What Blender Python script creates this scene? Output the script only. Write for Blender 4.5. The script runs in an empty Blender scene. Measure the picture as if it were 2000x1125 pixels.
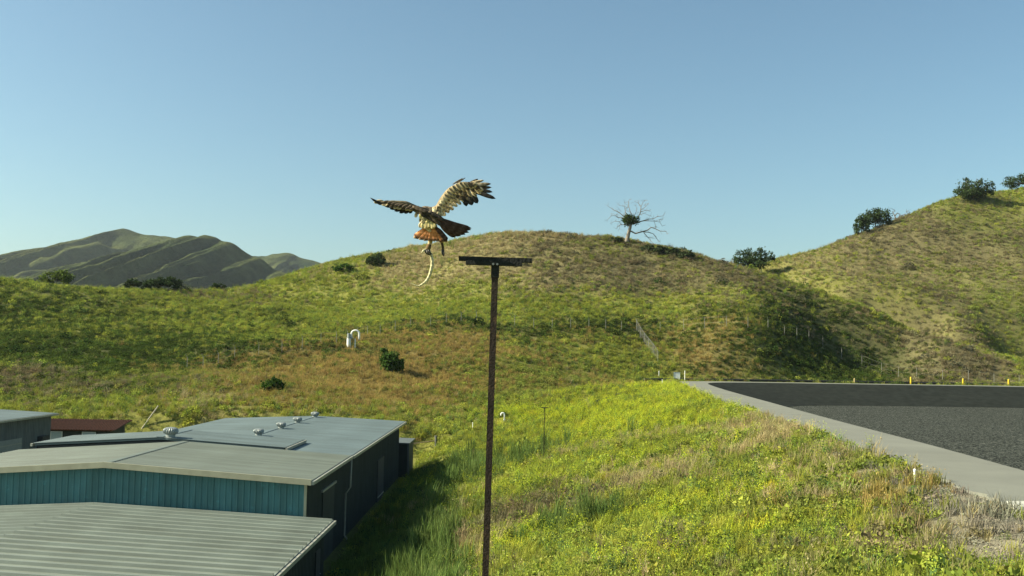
import bpy, bmesh, math, random
import numpy as np
from mathutils import Vector, Matrix
random.seed(7); rng = np.random.default_rng(11)
sc = bpy.context.scene
col = sc.collection

# ------------------------------------------------------------------ camera, sky, sun, exposure
FPX = 1900.0                                   # focal length in pixels of the 2000 px wide photograph
PITCH = math.atan((690 - 562.5) / FPX)
ROLL = math.radians(1.0)
CAMZ = 11.7
cam_d = bpy.data.cameras.new('camera'); cam = bpy.data.objects.new('camera', cam_d); col.objects.link(cam)
cam_d.sensor_width = 36.0; cam_d.lens = 36.0 * FPX / 2000.0
cam_d.clip_start = 0.1; cam_d.clip_end = 20000
ROT = Matrix.Rotation(math.pi/2 + PITCH, 4, 'X') @ Matrix.Rotation(ROLL, 4, 'Z')
cam.matrix_world = Matrix.Translation((0, 0, CAMZ)) @ ROT
sc.camera = cam

SUN_EL = math.radians(32); SUN_FWD = math.radians(-5)      # sun to the left, a little ahead
SUN_DIR = Vector((-math.cos(SUN_FWD)*math.cos(SUN_EL), math.sin(SUN_FWD)*math.cos(SUN_EL), math.sin(SUN_EL)))
w = bpy.data.worlds.new('World'); sc.world = w; w.use_nodes = True
nt = w.node_tree; bg = nt.nodes['Background']; bg.inputs[1].default_value = 0.073
sky = nt.nodes.new('ShaderNodeTexSky'); sky.sky_type = 'NISHITA'; sky.sun_disc = False
sky.sun_elevation = SUN_EL; sky.sun_rotation = math.atan2(SUN_DIR.x, SUN_DIR.y)
sky.altitude = 200; sky.air_density = 1.0; sky.dust_density = 2.0; sky.ozone_density = 2.0
tint = nt.nodes.new('ShaderNodeMixRGB'); tint.blend_type = 'MULTIPLY'; tint.inputs[0].default_value = 1; tint.inputs[2].default_value = (.84, 1.0, .91, 1)   # the camera's white balance
nt.links.new(sky.outputs[0], tint.inputs[1]); nt.links.new(tint.outputs[0], bg.inputs[0])
sun_d = bpy.data.lights.new('sun', 'SUN'); sun = bpy.data.objects.new('sun', sun_d); col.objects.link(sun)
sun_d.energy = 5.0; sun_d.angle = math.radians(0.5); sun_d.color = (1.0, 0.91, 0.70)
sun.rotation_euler = SUN_DIR.to_track_quat('Z', 'Y').to_euler(); sun.location = (-60, 0, 90)
sc.view_settings.view_transform = 'Standard'; sc.view_settings.look = 'None'
sc.view_settings.exposure = 1.2; sc.view_settings.gamma = 1.0; sc.view_settings.use_curve_mapping = False

# ------------------------------------------------------------------ pixel -> place helpers
R3 = np.array(ROT.to_3x3())
def ray(px, py):
    return R3 @ np.array([(px-1000)/FPX, (562.5-py)/FPX, -1.0])
def at(px, py, D):                              # point on the pixel's line of sight at depth y = D
    d = ray(px, py); return np.array([0, 0, CAMZ]) + d*(D/d[1])
def onz(px, py, z):
    d = ray(px, py); return np.array([0, 0, CAMZ]) + d*((z-CAMZ)/d[2])

# ------------------------------------------------------------------ small noise library
def _hash(ix, iy, seed):
    h = (ix.astype(np.int64)*374761393 + iy.astype(np.int64)*668265263 + seed*1442695041) & 0xffffffff
    h = ((h ^ (h >> 13))*1274126177) & 0xffffffff
    return ((h ^ (h >> 16)) & 0xffff)/65535.0
def vnoise(x, y, seed=0):
    x = np.asarray(x, float); y = np.asarray(y, float)
    ix = np.floor(x); iy = np.floor(y); fx = x-ix; fy = y-iy
    fx = fx*fx*(3-2*fx); fy = fy*fy*(3-2*fy)
    a = _hash(ix, iy, seed); b = _hash(ix+1, iy, seed); c = _hash(ix, iy+1, seed); d = _hash(ix+1, iy+1, seed)
    return (a*(1-fx)+b*fx)*(1-fy)+(c*(1-fx)+d*fx)*fy
def fbm(x, y, s, seed=0, octv=4):
    t = 0; amp = 1; tot = 0
    for i in range(octv):
        t = t + amp*vnoise(np.asarray(x)/s+17.3*i, np.asarray(y)/s-9.1*i, seed+i); tot += amp; amp *= .5; s /= 2.03
    return t/tot
def sstep(a, b, x):
    t = np.clip((x-a)/(b-a), 0, 1); return t*t*(3-2*t)

# ------------------------------------------------------------------ terrain height (thin plate through surveyed points)
PTS = []
def pp(px, py, D): PTS.append(tuple(at(px, py, D)))
CREST = [(-400,530,225),(-200,538,230),(0,547,235),(150,560,240),(300,568,248),(400,568,258),(470,566,270),(560,548,290),(660,530,320),(735,517,312),(800,502,305),
         (920,467,290),(1000,460,282),(1090,457,275),(1220,472,268),(1300,489,263),(1350,501,260),(1430,523,256),(1550,562,246),(1700,620,234),(1830,664,225),(1990,716,213)]
for c in CREST: pp(*c)
for (px, py, D) in CREST:                       # the far side of the crest falls away
    p = at(px, py, D); q = p*((D+45)/D)
    drop = 16 if px < 1300 else (12 if px < 1600 else 5)
    PTS.append((q[0], q[1], p[2]-drop))
for px, rows in {
    -400: [(690,150),(790,110)], -200: [(690,158),(785,118),(610,195)],
    0: [(785,122),(730,140),(680,162),(600,205)], 150: [(800,116),(700,160),(620,205)],
    350: [(800,112),(720,150),(650,192),(600,228)], 470: [(720,150),(650,195),(600,232)],
    550: [(790,116),(720,150),(650,195),(600,240)],
    760: [(830,112),(760,140),(700,166),(640,200),(580,245)],
    960: [(850,110),(780,140),(700,172),(620,208),(540,250)],
    1090: [(808,122),(740,165),(640,206),(560,236),(500,258)],
    1200: [(770,160),(735,178),(650,208),(560,238),(510,255)],
    1300: [(736,190),(660,210),(580,234),(530,249)],
    1420: [(736,192),(680,198),(600,219),(560,236)],
    1500: [(737,193),(690,198),(640,208),(590,229)],
    1570: [(738,196),(700,206),(650,221),(605,236)],
    1640: [(739,203),(710,217),(670,228)],
    1710: [(740,212),(718,224),(680,229)],
    1760: [(741,212),(715,222),(685,228)],
    1830: [(743,206),(700,214)], 1920: [(745,206),(710,214)], 2000: [(747,207),(728,211)], 2150:[(750,207)], 2400:[(750,207)],
    }.items():
    for (py, D) in rows: pp(px, py, D)
# the big hill on the right, and the gully in front of it
for c in [(1830,700,250),(1700,668,262),(1560,600,285),(1990,742,228),(2150,752,222),
          (1990,700,247),(1990,600,288),(1990,500,328),(1990,420,360),(2000,369,385),(2200,320,395),(2450,260,400),
          (2200,600,285),(2200,700,240),(2200,450,345),(2450,600,280),(2450,420,345),
          (1900,660,260),(1850,640,270),(1850,560,302),(1850,480,336),(1860,391,372),(1770,610,280),(1770,540,312),(1770,425,361),(1930,379,378),
          (1680,600,282),(1680,540,310),(1680,456,350),(1560,560,303),(1560,500,338),(1470,530,330),(1400,575,330),(1300,600,335)]: pp(*c)
for c in [(1470,532,330),(1560,500,338),(1680,456,350),(1860,391,372),(2000,369,385),(2200,320,395),(2450,260,400)]:
    p = at(*c); PTS.append((p[0]*1.16, p[1]*1.16, p[2]-14))
# near field, berm and building level (metres)
PTS += [(0,0,7.9),(-.2,8.6,7.3),(0,14,6.6),(0,22,5.2),(0,32,3.7),(0,42,2.6),(0,60,2.5),(0,80,2.3),(0,100,2.2),(5,30,4.6),(6,45,4.1),(8,60,4.3),(8,82,4.0),(8,105,4.0),
        (12,22,6.9),(12,35,6.0),(12,50,5.6),(13,70,5.5),(14,95,5.3),(17,125,6.2),(6,125,4.6),(22,150,7.0),(12,150,6.6),(20,168,7.0),(8,12,7.5),(14,10,7.5),(-8,8,6.0),(-12,0,6.0),
        (-3,32,1.6),(-4,45,1.0),(-4.5,60,.9),(-4,80,1.1),(-4,95,1.2),(-8.5,36,.1),(-8.5,60,.05),(-8.5,90,.1),(-8,25,1.8),(-15,18,1.0),(-22,10,2.0),
        (-20,40,0),(-30,60,0),(-20,80,0),(-40,60,0),(-60,80,0),(-50,40,0),(-35,95,.3),(-15,97,.4),(-50,100,.6),(-70,60,0),
        (16,32,7),(17,42,7),(18.7,57,7),(21.3,99,7),(25,140,7),(29,172,7),(30,186,7.2),(60,192,7.2),(104,194,7.2),(150,195,7.2),
        (25,20,7),(40,60,7),(60,120,7),(100,100,7),(150,150,7),(40,160,7),(90,170,7),(150,60,7),(60,20,7),(0,-60,8),(-60,-40,5),(60,-60,8),(150,-20,8)]
PT = np.array(PTS); PX, PZ = PT[:, :2]/100.0, PT[:, 2]
def _U(r2): return np.where(r2 > 0, r2*np.log(np.maximum(r2, 1e-12)), 0)
n = len(PX)
K = _U(((PX[:, None]-PX[None])**2).sum(-1)) + 0.002*np.eye(n)
A = np.zeros((n+3, n+3)); A[:n, :n] = K; A[:n, n] = 1; A[:n, n+1:] = PX; A[n, :n] = 1; A[n+1:, :n] = PX.T
WT = np.linalg.solve(A, np.concatenate([PZ, np.zeros(3)]))
def tps(x, y):
    x = np.asarray(x, float).ravel()/100; y = np.asarray(y, float).ravel()/100; out = np.empty_like(x)
    for i in range(0, len(x), 20000):
        a, b = x[i:i+20000], y[i:i+20000]
        r2 = (a[:, None]-PX[None, :, 0])**2 + (b[:, None]-PX[None, :, 1])**2
        out[i:i+20000] = _U(r2) @ WT[:n] + WT[n] + WT[n+1]*a + WT[n+2]*b
    return out
def poly_sd(x, y, poly):                        # signed distance, negative inside
    x = np.asarray(x, float); y = np.asarray(y, float)
    d = np.full(x.shape, 1e9); inside = np.zeros(x.shape, bool); m = len(poly)
    for i in range(m):
        ax, ay = poly[i]; bx, by = poly[(i+1) % m]; ex, ey = bx-ax, by-ay
        t = np.clip(((x-ax)*ex+(y-ay)*ey)/(ex*ex+ey*ey), 0, 1)
        d = np.minimum(d, np.hypot(x-ax-t*ex, y-ay-t*ey))
        c = ((ay > y) != (by > y)) & (x < (bx-ax)*(y-ay)/(by-ay+1e-12)+ax); inside ^= c
    return np.where(inside, -d, d)
PADZ = 7.1
O_EDGE = [(16.1,12),(16.1,24),(16.3,32.3),(17.2,41.9),(18.9,57.3),(20.2,76),(21.5,99),(23.3,120),(25.5,140),(27.6,160),(29.2,173),(31.2,179.5),(35.5,183.4),(44,185.2),(60,186.4),(104,188.5),(165,190)]
I_EDGE = [(20.9,12),(20.9,24),(21.1,32),(21.9,41.8),(23.1,54),(24.5,74),(26.4,95),(28.4,118),(30.2,138),(32.2,156),(33.8,168),(35.8,174),(40,178),(47,180),(62,181.2),(104,183),(160,184.4)]
B_EDGE = [(30,17),(30,25),(30.2,33),(31,43),(32.3,55),(33.8,75),(35.6,95),(37.6,116),(39.2,132),(41.5,146),(43.5,154),(46,159),(50,162.5),(57,164.5),(68,166),(104,167.8),(148,169)]
FLOORZ = 3.9
O_POLY = O_EDGE + [(165,12)]; I_POLY = I_EDGE + [(160,12)]; B_POLY = B_EDGE + [(148,17)]
BPAD = [(-75,27),(-8.6,27),(-8.9,49),(-9.7,62),(-9.7,108),(-75,108)]
def H(x, y, detail=True):
    shp = np.shape(x); x = np.asarray(x, float).ravel(); y = np.asarray(y, float).ravel()
    r = np.hypot(x, y); k = np.minimum(1, 520/np.maximum(r, 1))
    z = tps(x*k, y*k)
    far = sstep(430, 640, r); z = z*(1-far) + far*(-6)
    z = np.where(y < -30, z*(1-sstep(-30, -120, y)) + 6*sstep(-30, -120, y), z)
    if detail:
        hill = sstep(105, 150, y)*(1-sstep(0, 1, -poly_sd(x, y, O_POLY)/6+.5))
        z = z + hill*((fbm(x, y, 22, 3)-.5)*3.0) + (fbm(x, y, 5, 9)-.5)*(.45+.5*hill)
    z = z*1.0
    sb = poly_sd(x, y, BPAD); kb = 1-sstep(0, 3.5, sb); z = z*(1-kb) + kb*0.0
    so = poly_sd(x, y, O_POLY); ko = 1-sstep(-.2, 4.0, so); z = z*(1-ko) + ko*(PADZ-.12)
    si = poly_sd(x, y, I_POLY); z = np.where(si < 1.6, 2.6, z)
    return z.reshape(shp)
def hit(px, py, d0=15, d1=600):                 # where the pixel's line of sight meets the ground
    d = ray(px, py); D = np.geomspace(d0, d1, 500)
    P = np.array([0, 0, CAMZ]) + d[None]*(D/d[1])[:, None]
    h = H(P[:, 0], P[:, 1]); s = np.nonzero(P[:, 2] <= h)[0]
    if len(s) == 0:
        i = int(np.argmin(P[:, 2]-h)); return np.array([P[i, 0], P[i, 1], h[i]])
    i = s[0]
    if i == 0: return np.array([P[0, 0], P[0, 1], h[0]])
    a = P[i-1, 2]-h[i-1]; b = P[i, 2]-h[i]; t = a/(a-b)
    return P[i-1]*(1-t)+P[i]*t

# ------------------------------------------------------------------ what grows where (classes and their leaf colours)
CLS = ['bright', 'mid', 'dark', 'tan', 'ochre', 'yellow', 'scrub', 'reed', 'gravel']
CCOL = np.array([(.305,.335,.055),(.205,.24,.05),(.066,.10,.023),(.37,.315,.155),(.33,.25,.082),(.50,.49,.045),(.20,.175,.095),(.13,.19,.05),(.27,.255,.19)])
BL = []
def blob(px, py, rx, ry, cls, s=1.0, pos=None):
    p = hit(px, py) if pos is None else pos
    BL.append((p[0], p[1], rx, ry, CLS.index(cls), s))
for b in [
    # dry crown of the central hill
    (1000,490,26,22,'tan',2.2),(880,500,20,18,'tan',2.0),(1090,470,30,14,'scrub',1.6),(1200,520,26,20,'scrub',1.6),(1130,555,22,12,'scrub',1.4),(1000,545,16,10,'tan',1.3),(1330,540,18,16,'scrub',1.4),(800,530,14,12,'tan',1.1),(1260,500,20,14,'mid',1.0),(1450,570,16,14,'scrub',1.2),(930,480,14,14,'tan',1.6),
    # green belt across it
    (900,590,26,16,'bright',1.6),(1050,590,20,10,'bright',1.2),(1200,600,24,12,'bright',1.4),(1350,600,20,12,'bright',1.2),(740,580,26,20,'bright',1.6),(620,600,24,22,'bright',1.4),(1000,640,20,5,'dark',1.6),(880,640,12,4,'dark',1.6),(780,648,10,4,'dark',1.2),(1120,645,14,4,'dark',1.6),(1210,655,10,4,'dark',1.4),(640,682,12,4,'dark',1.0),(1300,650,10,4,'dark',1.0),(1060,700,6,6,'dark',.9),(1010,790,6,5,'dark',.8),(930,730,5,7,'mid',1.4),(1120,620,10,4,'bright',1.2),(970,560,8,3,'dark',.9),(1130,540,10,3,'dark',.8),(1280,570,12,4,'dark',1.0),(330,690,14,4,'dark',1.2),(140,640,20,4,'bright',.9),
    # ochre slope below the fence
    (690,700,20,18,'ochre',2.2),(620,740,16,14,'ochre',2.2),(700,760,18,14,'ochre',2.0),(800,650,16,12,'ochre',1.6),(850,720,14,14,'ochre',1.4),(900,680,12,12,'ochre',1.3),(560,760,12,10,'ochre',1.6),(820,790,10,8,'ochre',1.3),
    (1040,700,14,14,'mid',1.4),(1000,760,14,14,'mid',1.2),(1080,660,10,8,'ochre',.9),(1140,700,14,12,'bright',1.2),(1200,720,12,12,'bright',1.2),(1160,740,10,10,'ochre',.9),(900,800,12,10,'mid',1.2),(1100,780,12,12,'bright',1.2),
    (1330,680,12,10,'ochre',1.4),(1400,660,10,8,'ochre',1.2),(1440,690,12,8,'ochre',1.0),(1260,720,10,8,'bright',1.6),(1350,715,10,6,'mid',1.2),(1450,640,14,8,'mid',1.2),(1400,620,14,8,'bright',1.0),
    # dark flank above the basin: the hill's own shade put into dark cover
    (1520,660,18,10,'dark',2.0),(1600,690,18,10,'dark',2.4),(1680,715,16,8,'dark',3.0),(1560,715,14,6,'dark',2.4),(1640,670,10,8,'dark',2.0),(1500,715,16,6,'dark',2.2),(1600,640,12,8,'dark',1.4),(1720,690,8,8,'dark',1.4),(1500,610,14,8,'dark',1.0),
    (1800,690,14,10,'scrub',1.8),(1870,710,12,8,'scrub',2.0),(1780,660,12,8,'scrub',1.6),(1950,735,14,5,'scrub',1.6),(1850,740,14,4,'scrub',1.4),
    # right hill
    (1900,450,40,30,'scrub',1.0),(1930,520,24,18,'scrub',.8),(1880,420,20,14,'mid',1.0),(1800,480,30,24,'scrub',1.3),(1650,520,30,22,'tan',1.0),(1720,530,26,16,'scrub',.8),(1560,520,18,14,'bright',1.2),(1750,560,30,20,'scrub',1.0),(1900,560,30,24,'mid',1.4),(1700,600,20,12,'bright',.9),(1950,620,24,18,'mid',1.4),(1900,640,20,14,'scrub',1.2),(1980,500,26,20,'mid',1.2),(1850,520,26,16,'tan',1.0),(1980,690,10,10,'bright',1.0),(1620,570,18,10,'bright',.9),(1960,400,24,18,'bright',.9),(1820,600,24,16,'scrub',1.0),(1750,480,24,16,'scrub',.9),
    # left hillside
    (60,620,40,26,'dark',1.5),(200,640,36,26,'dark',1.3),(300,600,30,20,'mid',1.2),(120,690,30,20,'dark',1.6),(250,700,26,18,'dark',1.4),(400,650,24,22,'bright',1.2),(480,600,24,20,'bright',1.2),(420,585,16,8,'scrub',1.6),(470,575,10,6,'scrub',1.6),(60,570,34,12,'mid',1.0),(60,760,26,10,'scrub',1.6),(330,745,16,10,'mid',1.2),(200,760,16,8,'dark',1.0),(430,740,18,14,'mid',1.0),(400,790,18,8,'bright',1.3),(250,790,22,6,'bright',1.2),(480,780,10,6,'tan',1.0),(300,560,30,12,'bright',1.0),(150,600,30,8,'bright',.8),(560,650,20,16,'bright',1.3),
    # near field
    (1200,800,8,14,'yellow',2.6),(1140,850,7,11,'yellow',2.6),(1250,770,8,14,'yellow',2.4),(1180,790,9,16,'yellow',2.0),(1330,820,5,10,'yellow',1.2),(1050,860,6,9,'yellow',1.0),(1300,775,5,12,'bright',1.8),(1350,800,5,8,'bright',1.4),(1000,870,6,8,'bright',1.2),(930,850,7,7,'bright',1.5),(1050,930,6,8,'bright',1.2),(1000,960,4,5,'yellow',.7),(890,940,4,5,'yellow',1.0),(880,990,4,4,'tan',1.0),(1000,1000,4,4,'scrub',.9),(1100,890,4,5,'tan',.7),
    (1300,880,4,5,'mid',1.6),(1400,850,4,6,'tan',1.0),(1440,940,4,5,'bright',1.2),(1230,900,5,7,'yellow',1.2),(1480,850,4,6,'tan',1.4),(1500,900,3,4,'bright',1.2),(1350,960,4,4,'bright',1.0),(1250,940,4,4,'tan',.8),(1200,1010,4,4,'bright',1.0),(1310,1010,3.5,3.5,'yellow',1.4),(1110,1030,2.5,2,'reed',1.3),(1200,1080,3,3,'bright',1.0),(1000,1070,3,3,'yellow',.8),(1050,1085,3,3,'bright',1.0),(1480,1060,2.5,2.5,'yellow',1.2),(1380,1060,2.5,2.5,'yellow',.9),(1500,960,2.5,3,'yellow',1.3),(1620,960,3,3,'tan',1.2),(1700,980,3,3,'ochre',.7),(1750,1060,3,3,'scrub',1.4),(1850,1050,2.5,3,'tan',1.2),(1550,1050,2.5,2.5,'bright',1.0),(1650,1060,2,2,'bright',.8),(1560,990,2.5,2.5,'mid',1.0),(1600,900,3,4,'tan',1.2),(1700,920,2.5,3,'bright',.9),(1420,1010,2,2,'mid',1.0),(1280,1075,2,2,'scrub',1.0),(1640,868,2.2,6,'gravel',2.4),(1760,922,2,4,'gravel',3.0),(1850,960,2,3,'gravel',3.5),(1930,1000,2,3,'gravel',7.0),(1960,1080,1.6,2.5,'gravel',6.0),(1990,1030,2,3,'gravel',9.0),(1550,830,3,5,'gravel',1.0),
    ]: blob(*b)
for b in [(-8,60,2.2,30,'reed',2.6),(-6,70,2.5,7,'reed',2.4),(-4,86,3.5,7,'reed',2.0),(-7,44,2.2,9,'reed',2.0),(-1,66,3,7,'bright',1.4),(2,92,4,5,'reed',1.2),(-6,95,3,4,'reed',1.8),(-3,50,2,5,'tan',1.0),(0,70,3,3,'yellow',1.0)]:
    blob(0, 0, b[2], b[3], b[4], b[5], pos=b[:2])
BA = np.array(BL)
def weights(x, y):
    x = np.asarray(x, float); y = np.asarray(y, float)
    sx = (fbm(x, y, 14, 31, 3)-.5); sy = (fbm(x, y, 14, 57, 3)-.5)
    sc_ = np.clip(np.hypot(x, y)/40, 1.0, 6); xx = x+sx*5*sc_; yy = y+sy*5*sc_
    W = np.zeros((len(x), len(CLS))); W[:, 1] += .30; W[:, 0] += .30; W[:, 3] += .06
    for (bx, by, rx, ry, c, s) in BA:
        d2 = ((xx-bx)/rx)**2+((yy-by)/ry)**2; m = d2 < 7
        W[m, int(c)] += s*np.exp(-d2[m])
    return W/W.sum(1, keepdims=True)
def sharpen(W, x, y):
    g = np.stack([fbm(x, y, 9, 100+7*k, 4) for k in range(W.shape[1])], 1)
    V = W**1.3*np.exp(np.interp(np.hypot(x, y), [60, 160], [4.2, 3.0])[:, None]*(g-.5)); return V/V.sum(1, keepdims=True)
def ground_col(x, y):
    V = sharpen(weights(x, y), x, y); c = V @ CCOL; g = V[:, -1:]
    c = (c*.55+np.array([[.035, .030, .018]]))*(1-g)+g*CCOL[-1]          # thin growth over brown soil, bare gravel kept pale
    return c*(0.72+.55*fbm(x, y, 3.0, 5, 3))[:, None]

# ------------------------------------------------------------------ mesh + material helpers
class MB:
    def __init__(s): s.v = []; s.f = []
    def add(s, vs, fs):
        o = len(s.v); s.v += [tuple(map(float, v)) for v in vs]; s.f += [tuple(i+o for i in f) for f in fs]; return s
    def box(s, c, size, rot=None):
        hx, hy, hz = size[0]/2, size[1]/2, size[2]/2
        vs = [Vector((sx*hx, sy*hy, sz*hz)) for sz in (-1, 1) for sy in (-1, 1) for sx in (-1, 1)]
        if rot is not None: vs = [rot @ v for v in vs]
        vs = [v+Vector(c) for v in vs]
        return s.add(vs, [(0,2,3,1),(4,5,7,6),(0,1,5,4),(2,6,7,3),(0,4,6,2),(1,3,7,5)])
    def hexa(s, b, t):                          # bottom 4 and top 4 corners, both counter-clockwise from above
        return s.add(list(b)+list(t), [(3,2,1,0),(4,5,6,7),(0,1,5,4),(1,2,6,5),(2,3,7,6),(3,0,4,7)])
    def tube(s, pts, r, n=8, cap=True):
        pts = [Vector(p) for p in pts]; m = len(pts)
        rr = list(r) if hasattr(r, '__len__') else [r]*m
        o = len(s.v); up = None
        for i, p in enumerate(pts):
            t = (pts[min(i+1, m-1)]-pts[max(i-1, 0)]).normalized()
            if up is None: up = t.orthogonal().normalized()
            up = (up - t*up.dot(t));
            if up.length < 1e-6: up = t.orthogonal()
            up.normalize(); b = t.cross(up)
            for k in range(n):
                a = 2*math.pi*k/n; s.v.append(tuple(p+up*(math.cos(a)*rr[i])+b*(math.sin(a)*rr[i])))
        for i in range(m-1):
            for k in range(n):
                k2 = (k+1) % n; s.f.append((o+i*n+k, o+i*n+k2, o+(i+1)*n+k2, o+(i+1)*n+k))
        if cap:
            s.f.append(tuple(o+k for k in range(n))[::-1]); s.f.append(tuple(o+(m-1)*n+k for k in range(n)))
        return s
    def lathe(s, c, prof, n=16):
        o = len(s.v); m = len(prof)
        for (r, z) in prof:
            for k in range(n):
                a = 2*math.pi*k/n; s.v.append((c[0]+r*math.cos(a), c[1]+r*math.sin(a), c[2]+z))
        for i in range(m-1):
            for k in range(n):
                k2 = (k+1) % n; s.f.append((o+i*n+k, o+i*n+k2, o+(i+1)*n+k2, o+(i+1)*n+k))
        s.f.append(tuple(o+k for k in range(n))[::-1]); s.f.append(tuple(o+(m-1)*n+k for k in range(n)))
        return s
    def mesh(s, name, mat, smooth=False, org=(0, 0, 0)):
        me = bpy.data.meshes.new(name); o = Vector(org)
        me.from_pydata([tuple(Vector(v)-o) for v in s.v], [], s.f); me.update()
        if mat: me.materials.append(mat)
        if smooth: me.shade_smooth()
        return me
    def build(s, name, mat, parent=None, smooth=False, org=None):
        if org is None: org = root_loc(parent) if parent else (0, 0, 0)
        return link(name, s.mesh(name, mat, smooth, org), parent)
def link(name, me, parent=None, loc=None):
    o = bpy.data.objects.new(name, me); col.objects.link(o)
    if parent: o.parent = parent
    if loc is not None: o.location = loc
    return o
def root_loc(p):
    while p.parent: p = p.parent
    return p.location.copy()
def tag(o, label=None, cat=None, group=None, kind=None):
    if label: o['label'] = label
    if cat: o['category'] = cat
    if group: o['group'] = group
    if kind: o['kind'] = kind
    return o
def thing(name, loc, label, cat, group=None):
    o = bpy.data.objects.new(name, None); col.objects.link(o); o.location = tuple(map(float, loc)); o.empty_display_size = .3
    return tag(o, label, cat, group)
def copy_tree(o, parent=None):
    c = o.copy(); col.objects.link(c); c.parent = parent
    for ch in list(o.children): copy_tree(ch, c)
    return c

def nodes(name):
    m = bpy.data.materials.new(name); m.use_nodes = True; t = m.node_tree
    return m, t, t.nodes['Principled BSDF']
def N(t, kind, **kw):
    x = t.nodes.new(kind)
    for k, v in kw.items(): setattr(x, k, v)
    return x
def mat(name, c, rough=.6, metal=0.0, var=.25, scale=4.0, bump=.0, bscale=30.0, c2=None, c2at=.62, spec=.4, coords='Object', streak=None, world=False):
    m, t, b = nodes(name); L = t.links.new
    tc = N(t, 'ShaderNodeTexCoord'); no = N(t, 'ShaderNodeTexNoise'); no.inputs['Scale'].default_value = scale; no.inputs['Detail'].default_value = 6
    L(tc.outputs[coords], no.inputs['Vector'])
    r = N(t, 'ShaderNodeValToRGB'); e = r.color_ramp.elements
    e[0].position = .3; e[1].position = .7
    e[0].color = (*[x*(1-var) for x in c], 1); e[1].color = (*[min(1, x*(1+var)) for x in c], 1)
    L(no.outputs['Fac'], r.inputs[0]); out = r.outputs[0]
    if c2:
        n2 = N(t, 'ShaderNodeTexNoise'); n2.inputs['Scale'].default_value = scale*2.3; n2.inputs['Detail'].default_value = 8
        L(tc.outputs[coords], n2.inputs['Vector'])
        r2 = N(t, 'ShaderNodeValToRGB'); r2.color_ramp.elements[0].position = c2at; r2.color_ramp.elements[1].position = c2at+.08
        L(n2.outputs['Fac'], r2.inputs[0]); mx = N(t, 'ShaderNodeMixRGB'); mx.inputs[2].default_value = (*c2, 1)
        L(r2.outputs[0], mx.inputs[0]); L(out, mx.inputs[1]); out = mx.outputs[0]
    if streak:                                  # run-off stains: noise stretched along one axis, in world metres so that sheets differ
        ge = N(t, 'ShaderNodeNewGeometry'); mp = N(t, 'ShaderNodeMapping'); mp.inputs['Scale'].default_value = streak; L(ge.outputs['Position'], mp.inputs['Vector'])
        n4 = N(t, 'ShaderNodeTexNoise'); n4.inputs['Scale'].default_value = 1.0; n4.inputs['Detail'].default_value = 7; n4.inputs['Roughness'].default_value = .65; L(mp.outputs[0], n4.inputs['Vector'])
        r4 = N(t, 'ShaderNodeValToRGB'); r4.color_ramp.elements[0].position = .36; r4.color_ramp.elements[1].position = .62; r4.color_ramp.elements[0].color = (.80, .785, .75, 1); r4.color_ramp.elements[1].color = (1.08, 1.08, 1.08, 1); L(n4.outputs['Fac'], r4.inputs[0])
        m4 = N(t, 'ShaderNodeMixRGB', blend_type='MULTIPLY'); m4.inputs[0].default_value = 1; L(out, m4.inputs[1]); L(r4.outputs[0], m4.inputs[2]); out = m4.outputs[0]
    L(out, b.inputs['Base Color'])
    b.inputs['Roughness'].default_value = rough; b.inputs['Metallic'].default_value = metal; b.inputs['Specular IOR Level'].default_value = spec
    if bump:
        n3 = N(t, 'ShaderNodeTexNoise'); n3.inputs['Scale'].default_value = bscale; n3.inputs['Detail'].default_value = 6
        L(tc.outputs[coords], n3.inputs['Vector']); bp = N(t, 'ShaderNodeBump'); bp.inputs['Strength'].default_value = bump; bp.inputs['Distance'].default_value = .05
        L(n3.outputs['Fac'], bp.inputs['Height']); L(bp.outputs[0], b.inputs['Normal'])
    return m
def leafmat(name, instancer=False, c=(.06, .1, .02), attr=None, trans=.3):
    m = bpy.data.materials.new(name); m.use_nodes = True; t = m.node_tree; t.nodes.clear(); L = t.links.new
    out = N(t, 'ShaderNodeOutputMaterial'); di = N(t, 'ShaderNodeBsdfDiffuse'); tr = N(t, 'ShaderNodeBsdfTranslucent'); mx = N(t, 'ShaderNodeMixShader'); mx.inputs[0].default_value = trans
    if instancer:
        a = N(t, 'ShaderNodeAttribute', attribute_name='col', attribute_type='INSTANCER'); co = a.outputs['Color']
    else:
        r = N(t, 'ShaderNodeRGB'); r.outputs[0].default_value = (*c, 1); co = r.outputs[0]
    if attr:
        a2 = N(t, 'ShaderNodeAttribute', attribute_name=attr); mu = N(t, 'ShaderNodeMixRGB', blend_type='MULTIPLY'); mu.inputs[0].default_value = 1
        L(co, mu.inputs[1]); L(a2.outputs['Color'], mu.inputs[2]); co = mu.outputs[0]
    L(co, di.inputs[0]); L(co, tr.inputs[0]); L(di.outputs[0], mx.inputs[1]); L(tr.outputs[0], mx.inputs[2]); L(mx.outputs[0], out.inputs[0])
    return m
def set_vcol(me, cols, name='v'):               # cols: per-vertex rgb
    a = me.color_attributes.new(name, 'FLOAT_COLOR', 'POINT'); c = np.ones((len(me.vertices), 4), np.float32); c[:, :3] = cols
    a.data.foreach_set('color', c.ravel())
def np_mesh(name, V, F, mat_=None):             # fast mesh from arrays, F is (m,3) or (m,4)
    me = bpy.data.meshes.new(name); V = np.asarray(V, np.float32); F = np.asarray(F, np.int32); k = F.shape[1]
    me.vertices.add(len(V)); me.vertices.foreach_set('co', V.ravel())
    me.loops.add(F.size); me.loops.foreach_set('vertex_index', F.ravel())
    me.polygons.add(len(F)); me.polygons.foreach_set('loop_start', np.arange(0, F.size, k, dtype=np.int32))
    me.update(calc_edges=True)
    if mat_: me.materials.append(mat_)
    return me

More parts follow.
